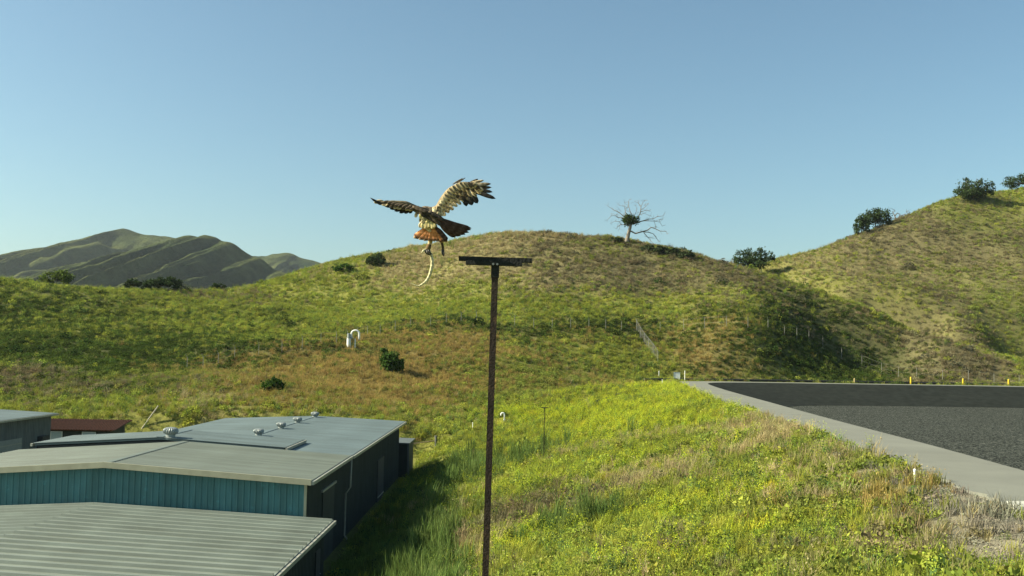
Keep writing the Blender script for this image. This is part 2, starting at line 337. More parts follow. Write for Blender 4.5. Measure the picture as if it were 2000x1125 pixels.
# ================================================================== THE SETTING
def ground_material():
    m, t, b = nodes('hillside ground'); L = t.links.new
    a = N(t, 'ShaderNodeAttribute', attribute_name='col'); tc = N(t, 'ShaderNodeTexCoord')
    n1 = N(t, 'ShaderNodeTexNoise'); n1.inputs['Scale'].default_value = 1.7; n1.inputs['Detail'].default_value = 9; n1.inputs['Roughness'].default_value = .75
    L(tc.outputs['Object'], n1.inputs['Vector']); r = N(t, 'ShaderNodeValToRGB'); r.color_ramp.elements[0].position = .32; r.color_ramp.elements[1].position = .7
    r.color_ramp.elements[0].color = (.58, .58, .60, 1); r.color_ramp.elements[1].color = (1.15, 1.1, 1.0, 1); L(n1.outputs['Fac'], r.inputs[0])
    mu = N(t, 'ShaderNodeMixRGB', blend_type='MULTIPLY'); mu.inputs[0].default_value = 1; L(a.outputs['Color'], mu.inputs[1]); L(r.outputs[0], mu.inputs[2])
    vo = N(t, 'ShaderNodeTexVoronoi'); vo.inputs['Scale'].default_value = 9; L(tc.outputs['Object'], vo.inputs['Vector'])
    bp = N(t, 'ShaderNodeBump'); bp.inputs['Strength'].default_value = .8; bp.inputs['Distance'].default_value = .25; L(n1.outputs['Fac'], bp.inputs['Height'])
    L(mu.outputs[0], b.inputs['Base Color']); L(bp.outputs[0], b.inputs['Normal']); b.inputs['Roughness'].default_value = .95; b.inputs['Specular IOR Level'].default_value = .1
    return m
def make_ground():
    az = np.concatenate([np.arange(-180, -40, 4), np.arange(-40, -36, 1), np.arange(-36, 36.01, .15), np.arange(37, 41, 1), np.arange(44, 180, 4)])
    az = np.radians(np.unique(np.round(az, 4)))
    r = [1.0]
    while r[-1] < 470: r.append(max(r[-1]*1.0165, r[-1]+.25))
    while r[-1] < 3000: r.append(r[-1]*1.18)
    r = np.array(r); A, RR = np.meshgrid(az, r); X = RR*np.sin(A); Y = RR*np.cos(A); Z = H(X, Y)
    na, nr = len(az), len(r)
    V = np.stack([X.ravel(), Y.ravel(), Z.ravel()], 1); V = np.vstack([V, [[0, 0, float(H(np.array([0.]), np.array([0.]))[0])]]])
    i = np.arange(nr-1)[:, None]*na; j = np.arange(na)[None]; j2 = (j+1) % na
    F = np.stack([i+j, i+j2, i+na+j2, i+na+j], -1).reshape(-1, 4)[:, ::-1]
    me = np_mesh('ground', V, F, ground_material())
    bm = bmesh.new(); bm.from_mesh(me); bm.verts.ensure_lookup_table(); c = bm.verts[len(V)-1]
    for k in range(na): bm.faces.new((c, bm.verts[(k+1) % na], bm.verts[k]))
    bm.to_mesh(me); bm.free()
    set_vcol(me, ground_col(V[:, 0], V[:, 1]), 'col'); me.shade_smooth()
    return tag(link('ground', me), 'grassy hills and meadow around the basin', None, kind='structure')
make_ground()

def resample(P, n):
    P = np.array(P, float); d = np.concatenate([[0], np.cumsum(np.hypot(*np.diff(P, axis=0).T))]); s = np.linspace(0, d[-1], n)
    return np.stack([np.interp(s, d, P[:, 0]), np.interp(s, d, P[:, 1])], 1)
def smooth_line(P, it=2):
    P = [np.array(p, float) for p in P]
    for _ in range(it):
        Q = [P[0]]
        for a, b in zip(P[:-1], P[1:]): Q += [a*.75+b*.25, a*.25+b*.75]
        P = Q+[P[-1]]
    return P
def strip(name, A, B, za, zb, m, n=160, rows=1, rough=0.0, side=0.0):
    A = resample(smooth_line(A), n); B = resample(smooth_line(B), n); V = []
    for k in range(rows+1):
        t = k/rows; z = za*(1-t)+zb*t
        jit = (rng.random(n)-.5)*rough if k == 0 else 0
        for q in range(n):
            p = A[q]*(1-t)+B[q]*t; V.append((p[0]+(jit[q] if k == 0 else 0), p[1], z))
    F = [(k*n+q, k*n+q+1, (k+1)*n+q+1, (k+1)*n+q) for k in range(rows) for q in range(n-1)]
    if side:                                    # a skirt gives the slab its thickness
        o = len(V)
        for k in (0, rows):
            b0 = len(V)
            for q in range(n): x, y, z = V[k*n+q]; V.append((x, y, z-side))
            for q in range(n-1): F.append((k*n+q, k*n+q+1, b0+q+1, b0+q) if k else (k*n+q+1, k*n+q, b0+q, b0+q+1))
    mb = MB(); mb.add(V, F); return tag(mb.build(name, m), None, None, kind='structure')
M_road = mat('worn grey asphalt', (.16, .165, .135), .9, var=.10, scale=.35, bump=.25, bscale=18, c2=(.14, .142, .115), c2at=.66)
M_gravel = None
def gravel_material(name, dark, light, sc_=5.0, thr=.55):
    m, t, b = nodes(name); L = t.links.new; tc = N(t, 'ShaderNodeTexCoord')
    vo = N(t, 'ShaderNodeTexVoronoi'); vo.inputs['Scale'].default_value = sc_; L(tc.outputs['Object'], vo.inputs['Vector'])
    r = N(t, 'ShaderNodeValToRGB'); r.color_ramp.elements[0].position = thr; r.color_ramp.elements[1].position = thr+.35
    r.color_ramp.elements[0].color = (*dark, 1); r.color_ramp.elements[1].color = (*light, 1)
    sp = N(t, 'ShaderNodeSeparateColor'); L(vo.outputs['Color'], sp.inputs[0]); L(sp.outputs[0], r.inputs[0])
    no = N(t, 'ShaderNodeTexNoise'); no.inputs['Scale'].default_value = .12; no.inputs['Detail'].default_value = 5; L(tc.outputs['Object'], no.inputs['Vector'])
    r2 = N(t, 'ShaderNodeValToRGB'); r2.color_ramp.elements[0].color = (.75, .75, .75, 1); r2.color_ramp.elements[1].color = (1.2, 1.2, 1.2, 1); L(no.outputs['Fac'], r2.inputs[0])
    mu = N(t, 'ShaderNodeMixRGB', blend_type='MULTIPLY'); mu.inputs[0].default_value = 1; L(r.outputs[0], mu.inputs[1]); L(r2.outputs[0], mu.inputs[2])
    L(mu.outputs[0], b.inputs['Base Color']); b.inputs['Roughness'].default_value = .95; b.inputs['Specular IOR Level'].default_value = .15
    bp = N(t, 'ShaderNodeBump'); bp.inputs['Strength'].default_value = .9; bp.inputs['Distance'].default_value = .12; L(vo.outputs['Distance'], bp.inputs['Height']); L(bp.outputs[0], b.inputs['Normal'])
    return m
M_gravel = gravel_material('dark gravel', (.011, .014, .011), (.13, .14, .115), 8.0, .52)
M_bank = mat('black basin lining', (.016, .019, .016), .95, var=.3, scale=.8, bump=.4, bscale=8, spec=.08)
strip('road', O_EDGE, I_EDGE, PADZ, PADZ, M_road, n=520, rows=6, rough=.38, side=.16)
strip('basin_bank', I_EDGE, B_EDGE, PADZ-.05, FLOORZ, M_bank, rows=6)
mb = MB(); bp_ = resample(smooth_line(B_EDGE), 60)
mb.add([(p[0], p[1], FLOORZ-.004) for p in bp_]+[(150, 17, FLOORZ-.004)], [tuple(range(60))[::-1]+(60,)]); tag(mb.build('basin_floor', M_gravel), kind='structure')

# distant mountains
def mountain_material():
    m, t, b = nodes('mountain chaparral'); L = t.links.new
    a = N(t, 'ShaderNodeAttribute', attribute_name='col'); tc = N(t, 'ShaderNodeTexCoord')
    n1 = N(t, 'ShaderNodeTexNoise'); n1.inputs['Scale'].default_value = .05; n1.inputs['Detail'].default_value = 10; n1.inputs['Roughness'].default_value = .7
    L(tc.outputs['Object'], n1.inputs['Vector']); r = N(t, 'ShaderNodeValToRGB'); r.color_ramp.elements[0].position = .3; r.color_ramp.elements[1].position = .7
    r.color_ramp.elements[0].color = (.6, .6, .6, 1); r.color_ramp.elements[1].color = (1.25, 1.25, 1.25, 1); L(n1.outputs['Fac'], r.inputs[0])
    mu = N(t, 'ShaderNodeMixRGB', blend_type='MULTIPLY'); mu.inputs[0].default_value = 1; L(a.outputs['Color'], mu.inputs[1]); L(r.outputs[0], mu.inputs[2])
    n2 = N(t, 'ShaderNodeTexNoise'); n2.inputs['Scale'].default_value = .16; n2.inputs['Detail'].default_value = 9; n2.inputs['Roughness'].default_value = .7; L(tc.outputs['Object'], n2.inputs['Vector'])
    bp = N(t, 'ShaderNodeBump'); bp.inputs['Strength'].default_value = 1.0; bp.inputs['Distance'].default_value = 9; L(n2.outputs['Fac'], bp.inputs['Height'])
    L(mu.outputs[0], b.inputs['Base Color']); L(bp.outputs[0], b.inputs['Normal']); b.inputs['Roughness'].default_value = 1; b.inputs['Specular IOR Level'].default_value = 0
    return m
M_mtn = mountain_material()
def mountain(crest, D0, depth, skew, nsp, amp, seed):
    P = np.array([at(px, py, D0) for px, py in crest]); ns, nt_ = 260, 110
    d = np.linspace(0, 1, ns); xs = np.interp(d, np.linspace(0, 1, len(P)), P[:, 0]); zs = np.interp(d, np.linspace(0, 1, len(P)), P[:, 2])
    k = np.hanning(13); k /= k.sum(); zs = np.convolve(np.pad(zs, 6, mode='edge'), k, 'valid')
    T = np.linspace(-.5, 1, nt_); S, TT = np.meshgrid(d, T); tp = np.clip(TT, 0, 1)
    X = np.interp(S, d, xs) - skew*tp; Y = D0 - TT*depth; Z = np.interp(S, d, zs)
    wob = (fbm(S*9, tp*4, 1, seed+40, 3)-.5)*.9
    ph = S*nsp + wob + .35*tp*np.sin(S*11)
    rid = 1-np.abs(2*(ph % 1)-1); rid = rid*rid*(3-2*rid)
    ph2 = S*nsp*2.7+1.7*wob+.4; rid2 = 1-np.abs(2*(ph2 % 1)-1)
    env = np.sin(np.pi*np.clip(tp*1.1+.04, 0, 1))**.8
    Z = Z*np.where(TT < 0, 1+TT*1.1, (1-tp)**1.05) + amp*env*((rid-.55)+.45*(rid2-.5)*np.clip(tp*2, 0, 1)+.22*(1-np.abs(2*((S*nsp*6.1+2.5*wob) % 1)-1)-.5)*np.clip(tp*3, 0, 1)) + (fbm(X, Y, 60, seed, 4)-.5)*14*env
    Z = np.where(TT >= .999, -30, Z)
    V = np.stack([X.ravel(), Y.ravel(), Z.ravel()], 1)
    i = np.arange(nt_-1)[:, None]*ns; j = np.arange(ns-1)[None]; F = np.stack([i+j, i+ns+j, i+ns+j+1, i+j+1], -1).reshape(-1, 4)
    me = np_mesh('mountain', V, F, M_mtn); g = np.clip(fbm(X, Y, 110, seed+3, 4)*1.6-.3+.35*(rid-.5), 0, 1).ravel()[:, None]  # paler scrub on spur tops, with some of their sunlit look put into it
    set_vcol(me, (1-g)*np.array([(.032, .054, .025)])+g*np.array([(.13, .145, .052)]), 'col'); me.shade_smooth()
    return tag(link('mountain', me), kind='structure')
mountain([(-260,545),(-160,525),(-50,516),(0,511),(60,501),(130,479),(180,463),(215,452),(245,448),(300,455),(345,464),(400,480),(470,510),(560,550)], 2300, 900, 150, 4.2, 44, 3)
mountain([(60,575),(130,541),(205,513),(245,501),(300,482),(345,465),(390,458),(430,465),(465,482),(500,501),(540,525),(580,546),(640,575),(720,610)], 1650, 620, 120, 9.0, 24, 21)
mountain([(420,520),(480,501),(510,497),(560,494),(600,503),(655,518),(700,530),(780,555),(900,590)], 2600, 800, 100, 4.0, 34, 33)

# ------------------------------------------------------------------ grasses and scrub: uncountable cover, scattered as instances
M_tuft = leafmat('grass and leaf', instancer=True, attr='v', trans=.35)
def blade(V, F, C, x, y, h, lean, ang, wd, c0, c1, segs=2):
    o = len(V); dx, dy = math.cos(ang), math.sin(ang); sx, sy = -dy*wd, dx*wd
    for k in range(segs):
        t = k/segs; px_, py_, pz = x+dx*lean*t*t, y+dy*lean*t*t, h*t*(1-.15*t*abs(lean)/max(h, .01)); ww = 1-.5*t
        V += [(px_-sx*ww, py_-sy*ww, pz), (px_+sx*ww, py_+sy*ww, pz)]; c = c0*(1-t)+c1*t; C += [c, c]
    V.append((x+dx*lean, y+dy*lean, h*(1-.15*abs(lean)/max(h, .01)))); C.append(c1)
    for k in range(segs-1): a = o+2*k; F += [(a, a+1, a+3), (a, a+3, a+2)]
    a = o+2*(segs-1); F.append((a, a+1, a+2))
def leafq(V, F, C, p, size, c, rnd, nrm=None):
    o = len(V); n = Vector((rnd.gauss(0, 1), rnd.gauss(0, 1), rnd.gauss(.4, 1))).normalized(); u = n.orthogonal().normalized(); v = n.cross(u); a = rnd.random()*6.28
    u, v = u*math.cos(a)+v*math.sin(a), v*math.cos(a)-u*math.sin(a); p = Vector(p)
    V += [tuple(p-u*size), tuple(p+v*size*.6), tuple(p+u*size), tuple(p-v*size*.6)]; C += [c]*4; F += [(o, o+1, o+2), (o, o+2, o+3)]
tuft_col = bpy.data.collections.new('tuft_kinds')
def add_tuft(name, V, F, C):
    me = np_mesh(name, V, F, M_tuft); set_vcol(me, np.array(C)[:, :3], 'v'); o = bpy.data.objects.new(name, me); tuft_col.objects.link(o)
one = lambda v: np.array((v, v, v))
def make_tufts():
    rnd = random.Random(3)
    for s in range(2):                          # 0,1 grass
        V, F, C = [], [], []
        for k in range(34):
            a = rnd.random()*6.28; r = rnd.random()**.6*.32; b = rnd.uniform(.75, 1.25)
            blade(V, F, C, r*math.cos(a), r*math.sin(a), rnd.uniform(.25, .6), rnd.uniform(.05, .3), rnd.random()*6.28, rnd.uniform(.008, .016), one(.6*b), one(1.1*b))
        add_tuft('t%d_grass' % s, V, F, C)
    for s in range(2):                          # 2,3 mustard in flower
        V, F, C = [], [], []
        for k in range(12):
            a = rnd.random()*6.28; r = rnd.random()**.6*.34; h = rnd.uniform(.35, .75); la = rnd.random()*6.28; le = rnd.uniform(.03, .2); x, y = r*math.cos(a), r*math.sin(a)
            blade(V, F, C, x, y, h, le, la, .008, np.array((.30, .42, 1.0)), np.array((.55, .7, 1)))
            for q in range(4): leafq(V, F, C, (x+rnd.gauss(0, .06), y+rnd.gauss(0, .06), h*rnd.uniform(.15, .65)), .05, np.array((.33, .48, .9))*rnd.uniform(.7, 1.2), rnd)
            for q in range(6): leafq(V, F, C, (x+le*math.cos(la)+rnd.gauss(0, .05), y+le*math.sin(la)+rnd.gauss(0, .05), h+rnd.uniform(-.14, .06)), rnd.uniform(.016, .028), np.array((1.02, 1.14, .9))*rnd.uniform(.8, 1.2), rnd)
        add_tuft('t%d_mustard' % (s+2), V, F, C)
    for s in range(2):                          # 4,5 leafy clump
        V, F, C = [], [], []
        for k in range(110):
            p = Vector((rnd.gauss(0, 1), rnd.gauss(0, 1), abs(rnd.gauss(0, 1)))).normalized()*rnd.uniform(.25, .52); p.z *= 1.0
            leafq(V, F, C, p, rnd.uniform(.05, .10), one(rnd.uniform(.6, 1.3)), rnd)
        add_tuft('t%d_clump' % (s+4), V, F, C)
    V, F, C = [], [], []                        # 6 reeds
    for k in range(40):
        a = rnd.random()*6.28; r = rnd.random()**.6*.4; b = rnd.uniform(.7, 1.3)
        blade(V, F, C, r*math.cos(a), r*math.sin(a), rnd.uniform(.7, 1.5), rnd.uniform(.05, .45), rnd.random()*6.28, rnd.uniform(.012, .022), one(.55*b), one(1.15*b), 3)
    add_tuft('t6_reed', V, F, C)
    V, F, C = [], [], []                        # 7 dry stalks
    for k in range(26):
        a = rnd.random()*6.28; r = rnd.random()*.2; h = rnd.uniform(.4, .95)
        blade(V, F, C, r*math.cos(a), r*math.sin(a), h, rnd.uniform(.1, .45), rnd.random()*6.28, .010, one(.7), one(1.2))
    for k in range(24): leafq(V, F, C, (rnd.gauss(0, .25), rnd.gauss(0, .25), rnd.uniform(.1, .8)), .035, one(rnd.uniform(.7, 1.2)), rnd)
    add_tuft('t7_stalk', V, F, C)
    V, F, C = [], [], []                        # 8 broad-leaved weed
    for k in range(90):
        a = rnd.random()*6.28; r = rnd.random()**.7*.35
        leafq(V, F, C, (r*math.cos(a), r*math.sin(a), rnd.uniform(.03, .28)), rnd.uniform(.025, .055), one(rnd.uniform(.6, 1.3)), rnd)
    add_tuft('t8_weed', V, F, C)
make_tufts()
def make_stones():                              # 9 loose gravel
    rnd = random.Random(8); V, F, C = [], [], []
    for k in range(16):
        a = rnd.random()*6.28; r = rnd.random()**.5*.3; s_ = rnd.uniform(.015, .045); o = len(V); c = one(rnd.uniform(.6, 1.35)); p = (r*math.cos(a), r*math.sin(a), s_*.4+.03)
        for (x, y, z) in ((1, .2, 0), (-.2, 1, .1), (-1, -.1, 0), (.1, -1, -.1), (.1, .1, .75), (0, 0, -.6)): V.append((p[0]+x*s_*rnd.uniform(.7, 1.2), p[1]+y*s_*rnd.uniform(.7, 1.2), p[2]+z*s_)); C.append(c)
        F += [(o+i, o+(i+1) % 4, o+4) for i in range(4)] + [(o+(i+1) % 4, o+i, o+5) for i in range(4)]
    add_tuft('t9_stones', V, F, C)
make_stones()
def scatter(name, label, P, idx, rotz, scl, colr):
    me = bpy.data.meshes.new(name); me.vertices.add(len(P)); me.vertices.foreach_set('co', np.asarray(P, np.float32).ravel()); me.update()
    a = me.attributes.new('idx', 'INT', 'POINT'); a.data.foreach_set('value', np.asarray(idx, np.int32))
    tilt = (rng.random((len(P), 2))-.5)*.5
    a = me.attributes.new('rot', 'FLOAT_VECTOR', 'POINT'); a.data.foreach_set('vector', np.column_stack([tilt, rotz]).astype(np.float32).ravel())
    a = me.attributes.new('scl', 'FLOAT_VECTOR', 'POINT'); a.data.foreach_set('vector', np.asarray(scl, np.float32).ravel())
    a = me.attributes.new('col', 'FLOAT_COLOR', 'POINT'); a.data.foreach_set('color', np.column_stack([colr, np.ones(len(P))]).astype(np.float32).ravel())
    o = link(name, me); tag(o, label, None, kind='stuff')
    g = bpy.data.node_groups.new(name, 'GeometryNodeTree'); g.interface.new_socket('Geometry', in_out='INPUT', socket_type='NodeSocketGeometry'); g.interface.new_socket('Geometry', in_out='OUTPUT', socket_type='NodeSocketGeometry')
    gi = g.nodes.new('NodeGroupInput'); go = g.nodes.new('NodeGroupOutput'); ip = g.nodes.new('GeometryNodeInstanceOnPoints'); ci = g.nodes.new('GeometryNodeCollectionInfo')
    ci.inputs['Collection'].default_value = tuft_col; ci.inputs['Separate Children'].default_value = True; ci.inputs['Reset Children'].default_value = True
    def na(n_, ty): x = g.nodes.new('GeometryNodeInputNamedAttribute'); x.data_type = ty; x.inputs[0].default_value = n_; return x.outputs[0]
    L = g.links.new; L(gi.outputs[0], ip.inputs['Points']); L(ci.outputs[0], ip.inputs['Instance']); ip.inputs['Pick Instance'].default_value = True
    L(na('idx', 'INT'), ip.inputs['Instance Index']); L(na('rot', 'FLOAT_VECTOR'), ip.inputs['Rotation']); L(na('scl', 'FLOAT_VECTOR'), ip.inputs['Scale']); L(ip.outputs[0], go.inputs[0])
    md = o.modifiers.new('scatter', 'NODES'); md.node_group = g
    return o
# class -> (kind index, probability)
MIX = {'bright': ([0,1,2,3,4,5], [.30,.30,.15,.15,.05,.05]), 'mid': ([0,1,4,5,8], [.3,.3,.1,.15,.15]), 'dark': ([4,5,0,1,8], [.22,.22,.23,.23,.10]), 'tan': ([0,1,7], [.4,.4,.2]),
       'ochre': ([0,1,7], [.42,.42,.16]), 'yellow': ([2,3,0], [.42,.42,.16]), 'scrub': ([4,5,7,0,1], [.12,.12,.32,.22,.22]), 'reed': ([6,0,8,2], [.45,.27,.13,.15]), 'gravel': ([9,8,0], [.86,.06,.08])}
def cover(rings):
    out = []
    for (r0, r1, dens) in rings:
        half = math.radians(37); m = int(half*(r1*r1-r0*r0)*dens); r = np.sqrt(rng.random(m)*(r1*r1-r0*r0)+r0*r0); a = (rng.random(m)*2-1)*half
        x, y = r*np.sin(a), r*np.cos(a); k = (poly_sd(x, y, O_POLY) > .05) & (poly_sd(x, y, BPAD) > .1); x, y = x[k], y[k]
        Wt = sharpen(weights(x, y), x, y); cum = np.cumsum(Wt, 1); c = (rng.random(len(x))[:, None] > cum).sum(1).clip(0, len(CLS)-1)
        c0 = CLS.index('gravel'); k = (c != c0) | (rng.random(len(x)) < np.interp(np.hypot(x, y), [30, 90], [1.0, .5])); x, y, c = x[k], y[k], c[k]
        idx = np.zeros(len(x), int)
        for ci, nm in enumerate(CLS):
            s = np.nonzero(c == ci)[0]; idx[s] = rng.choice(MIX[nm][0], size=len(s), p=MIX[nm][1])
        rr = np.hypot(x, y); s = (.5+1.0*rng.random(len(x))**1.5)*np.interp(rr, [20, 60, 120, 200, 300], [.85, 1.0, 1.1, 1.25, 1.5])
        s = np.where((idx == 6) & (x < -5.5), s*.55, s)              # reeds shortened along the walls so the building shade shows wider
        big = (rng.random(len(x)) < np.interp(rr, [40, 120, 200], [.0, .004, .012])) & ((idx == 4) | (idx == 5)); s = np.where(big, s*rng.uniform(1.5, 2.4, len(x)), s)
        S = np.column_stack([s*rng.uniform(.85, 1.2, len(x)), s*rng.uniform(.85, 1.2, len(x)), s*rng.uniform(.7, 1.15, len(x))])
        cc = CCOL[c]*rng.uniform(.7, 1.25, (len(x), 1))*(.8+.4*fbm(x, y, 6, 71, 3))[:, None]*rng.uniform(.92, 1.08, (len(x), 3))
        cc = np.where(big[:, None], cc*np.array([[.55, .62, .7]]), cc)
        z = H(x, y)-.03
        out.append((np.column_stack([x, y, z]), idx, rng.random(len(x))*6.283, S, cc))
    return [np.concatenate(q) for q in zip(*out)]
scatter('meadow_grass', 'meadow grass and yellow mustard on the slope beside the buildings', *cover([(10, 40, 14), (40, 70, 9), (70, 115, 5)]))
scatter('hillside_brush', 'green and dry brush covering the hills', *cover([(115, 170, 4.5), (170, 230, 3.2), (230, 300, 2.2), (300, 460, 1.2)]))

# ================================================================== BUILDINGS
M_roofblue = mat('blue grey coated roof', (.11, .148, .152), .6, var=.10, scale=.35, bump=.08, bscale=6, c2=(.11, .148, .155), c2at=.60, streak=(.18, .9, .5), spec=.35)
M_roofgrn = mat('weathered roof sheet', (.135, .16, .135), .6, var=.10, scale=.5, c2=(.125, .14, .105), c2at=.62, streak=(.15, 1.6, .5), spec=.35)
M_rooflow = mat('pale ribbed roof sheet', (.195, .225, .19), .5, var=.10, scale=.6, c2=(.17, .185, .15), c2at=.66, streak=(.15, 1.2, .5), spec=.4)
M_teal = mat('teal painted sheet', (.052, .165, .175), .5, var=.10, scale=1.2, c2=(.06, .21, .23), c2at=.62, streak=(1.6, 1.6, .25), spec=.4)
M_side = mat('shaded grey teal sheet', (.03, .04, .036), .7, var=.15, scale=1.0, streak=(1.5, 1.5, .25), spec=.3)  # shade of the unlit walls is put into this dark colour
M_trim = mat('cream trim', (.36, .345, .24), .55, var=.10, scale=2, spec=.4)
M_gutter = mat('weathered gutter', (.30, .30, .24), .5, var=.2, scale=3, spec=.4)
M_zinc = mat('galvanised vent', (.24, .27, .26), .5, metal=.3, var=.15, scale=6, spec=.5)
M_grey = mat('grey sheet wall', (.10, .12, .12), .6, var=.12, scale=1.0, streak=(1.5, 1.5, .25), spec=.3)
M_dark = mat('dark opening', (.03, .035, .035), .7, var=.2)
M_brown = mat('rust brown roof sheet', (.095, .04, .022), .8, var=.3, scale=2.0, c2=(.06, .03, .02), spec=.2)
M_white = mat('white painted', (.72, .74, .70), .5, var=.06, scale=5)
M_conc = mat('pale concrete', (.42, .42, .36), .9, var=.12, scale=2, bump=.3, bscale=20)
def ribbed(length, width, pitch, h, m, name, ratio=.34):
    """sheet panel: ribs run along +x (0..length), profile across y (0..width)"""
    prof = []; k = int(round(width/pitch)); rw = pitch*ratio
    for i in range(k):
        y0 = i*pitch; q0 = y0+(pitch-rw)/2; prof += [(y0, 0), (q0, 0), (q0+rw*.22, h), (q0+rw*.78, h), (q0+rw, 0)]
    prof.append((width, 0)); V = []; n_ = len(prof)
    for x in (0, length):
        V += [(x, y, z) for y, z in prof]
    V += [(0, 0, -.03), (0, width, -.03), (length, 0, -.03), (length, width, -.03)]; o = 2*n_
    F = [(i, n_+i, n_+i+1, i+1) for i in range(n_-1)] + [(o, o+1, o+3, o+2), (0, o, o+2, n_), (n_-1, 2*n_-1, o+3, o+1), tuple(range(n_))+(o+1, o), (o+2, o+3)+tuple(range(2*n_-1, n_-1, -1))]
    mb_ = MB(); mb_.add(V, F); return mb_.mesh(name, m)
def gable_roof(root, xl, xr, xm, ze_l, ze_r, zm, y0, y1, m, pw, pitch, h, trim, gut=True, ratio=.34):
    ox, oy, oz = root.location; n_ = max(1, round((y1-y0)/pw)); pw = (y1-y0)/n_; k = max(1, round(pw/pitch)); pitch = pw/k
    rb = MB()                                   # deck under the sheets
    for (xa, za) in ((xl, ze_l), (xr, ze_r)):
        s = 1 if xa > xm else -1
        q = [(xm, y0+.05, zm-.16), (xa-s*.1, y0+.05, za-.16), (xa-s*.1, y1-.05, za-.16), (xm, y1-.05, zm-.16)]
        if s < 0: q = q[::-1]
        rb.hexa(q, [(a, b, c+.10) for a, b, c in q])
    roof = rb.build('roof', m, root)
    for (xa, za) in ((xl, ze_l), (xr, ze_r)):
        L_ = math.hypot(xa-xm, za-zm); me = ribbed(L_, pw, pitch, h, m, 'roof_panel', ratio); ang = math.atan2(za-zm, abs(xa-xm)); s = 1 if xa > xm else -1
        for i in range(n_):
            p = link('roof_panel', me, roof)
            if s > 0: p.location = (xm-ox, y0+i*pw-oy, zm-oz); p.rotation_euler = (0, -ang, 0)
            else: p.location = (xm-ox, y0+(i+1)*pw-oy, zm-oz); p.rotation_euler = (0, -ang, math.pi)
    cap = MB(); cap.hexa([(xm-.22, y0, zm+.005), (xm+.22, y0, zm+.005), (xm+.22, y1, zm+.005), (xm-.22, y1, zm+.005)], [(xm-.2, y0, zm+.03), (xm+.2, y0, zm+.03), (xm+.2, y1, zm+.03), (xm-.2, y1, zm+.03)])
    if ratio > .2: cap.build('ridge_cap', m, roof)
    if trim:
        for (xa, za) in ((xl, ze_l), (xr, ze_r)):
            f = MB(); a, b = (xm, xa) if xa > xm else (xa, xm); zA, zB = (zm, za) if xa > xm else (za, zm)
            f.hexa([(a, y0-.09, zA-.22), (b, y0-.09, zB-.22), (b, y0-.01, zB-.22), (a, y0-.01, zA-.22)], [(a, y0-.09, zA+.07), (b, y0-.09, zB+.07), (b, y0-.01, zB+.07), (a, y0-.01, zA+.07)])
            f.build('fascia', trim, root)
    if gut:
        for (xa, za) in ((xl, ze_l), (xr, ze_r)):
            s = 1 if xa > xm else -1; g = MB(); x0, x1 = sorted((xa+s*.01, xa+s*.14))
            g.hexa([(x0, y0-.05, za-.2), (x1, y0-.05, za-.2), (x1, y1, za-.2), (x0, y1, za-.2)], [(x0, y0-.05, za-.03), (x1, y0-.05, za-.03), (x1, y1, za-.03), (x0, y1, za-.03)])
            g.build('gutter', M_gutter, root)
    return roof
def wall_panels(root, a, b, z0, ztop, m, pw=.9, pitch=.3, h=.028, inward=(0, 1)):
    """vertical ribbed panels from a to b (xy), top height given by ztop(x, y)"""
    a = Vector(a); b = Vector(b); L_ = (b-a).length; n_ = max(1, round(L_/pw)); pw = L_/n_; k = max(1, round(pw/pitch)); pt = pw/k; d = (b-a)/L_; nrm = Vector((inward[0], inward[1]))*-1
    for i in range(n_):
        prof = []
        for q in range(k):
            s0 = i*pw+q*pt; prof += [(s0, 0), (s0+pt*.70, 0), (s0+pt*.78, h), (s0+pt*.92, h)]
        prof.append(((i+1)*pw-.004, 0)); V = []; n2 = len(prof)
        P = [a+d*s+nrm*o for s, o in prof]
        V += [(p.x, p.y, z0) for p in P] + [(p.x, p.y, ztop(p.x, p.y)) for p in P]
        p0 = a+d*prof[0][0]-nrm*.05; p1 = a+d*prof[-1][0]-nrm*.05; o = len(V)
        V += [(p0.x, p0.y, z0), (p1.x, p1.y, z0), (p0.x, p0.y, ztop(p0.x, p0.y)), (p1.x, p1.y, ztop(p1.x, p1.y))]
        F = [(q, q+1, n2+q+1, n2+q) for q in range(n2-1)] + [(o, o+2, o+3, o+1), tuple(range(n2-1, -1, -1))+(o, o+1), tuple(range(n2, 2*n2))+(o+3, o+2), (0, n2, o+2, o), (n2-1, o+1, o+3, 2*n2-1)]
        mb_ = MB(); mb_.add(V, F); mb_.build('wall_panel', m, root)
def core(root, x0, x1, y0, y1, ztl, ztr, ztm, xm, m):      # plain inner wall box with gable top
    c = MB(); V = []
    for y in (y0, y1): V += [(x0, y, -.1), (x1, y, -.1), (x1, y, ztr), (xm, y, ztm), (x0, y, ztl)]
    c.add(V, [(0, 1, 2, 3, 4), (9, 8, 7, 6, 5), (0, 5, 6, 1), (1, 6, 7, 2), (2, 7, 8, 3), (3, 8, 9, 4), (4, 9, 5, 0)]); return c.build('wall', m, root)
def vent_mesh():
    v = MB(); n_ = 20
    v.lathe((0, 0, 0), [(.30, -.08), (.30, .0), (.22, .02), (.22, .16)], 16)
    prof = [(.22, .16), (.31, .19), (.36, .27), (.36, .36), (.31, .44), (.20, .49), (.05, .51)]; o = len(v.v)
    for (r, z) in prof:
        for k in range(2*n_):
            a = math.pi*k/n_; rr = r*(1.0 if k % 2 else .88); v.v.append((rr*math.cos(a+z*.8), rr*math.sin(a+z*.8), z))
    m_ = 2*n_
    for i in range(len(prof)-1):
        for k in range(m_): v.f.append((o+i*m_+k, o+i*m_+(k+1) % m_, o+(i+1)*m_+(k+1) % m_, o+(i+1)*m_+k))
    v.f.append(tuple(o+(len(prof)-1)*m_+k for k in range(m_)))
    return v.mesh('roof_vent', M_zinc)
VENT = vent_mesh()
def downspout(root, pts, r=.05):
    d = MB(); d.tube(pts, r, 8); d.build('downspout', M_gutter, root, smooth=True)

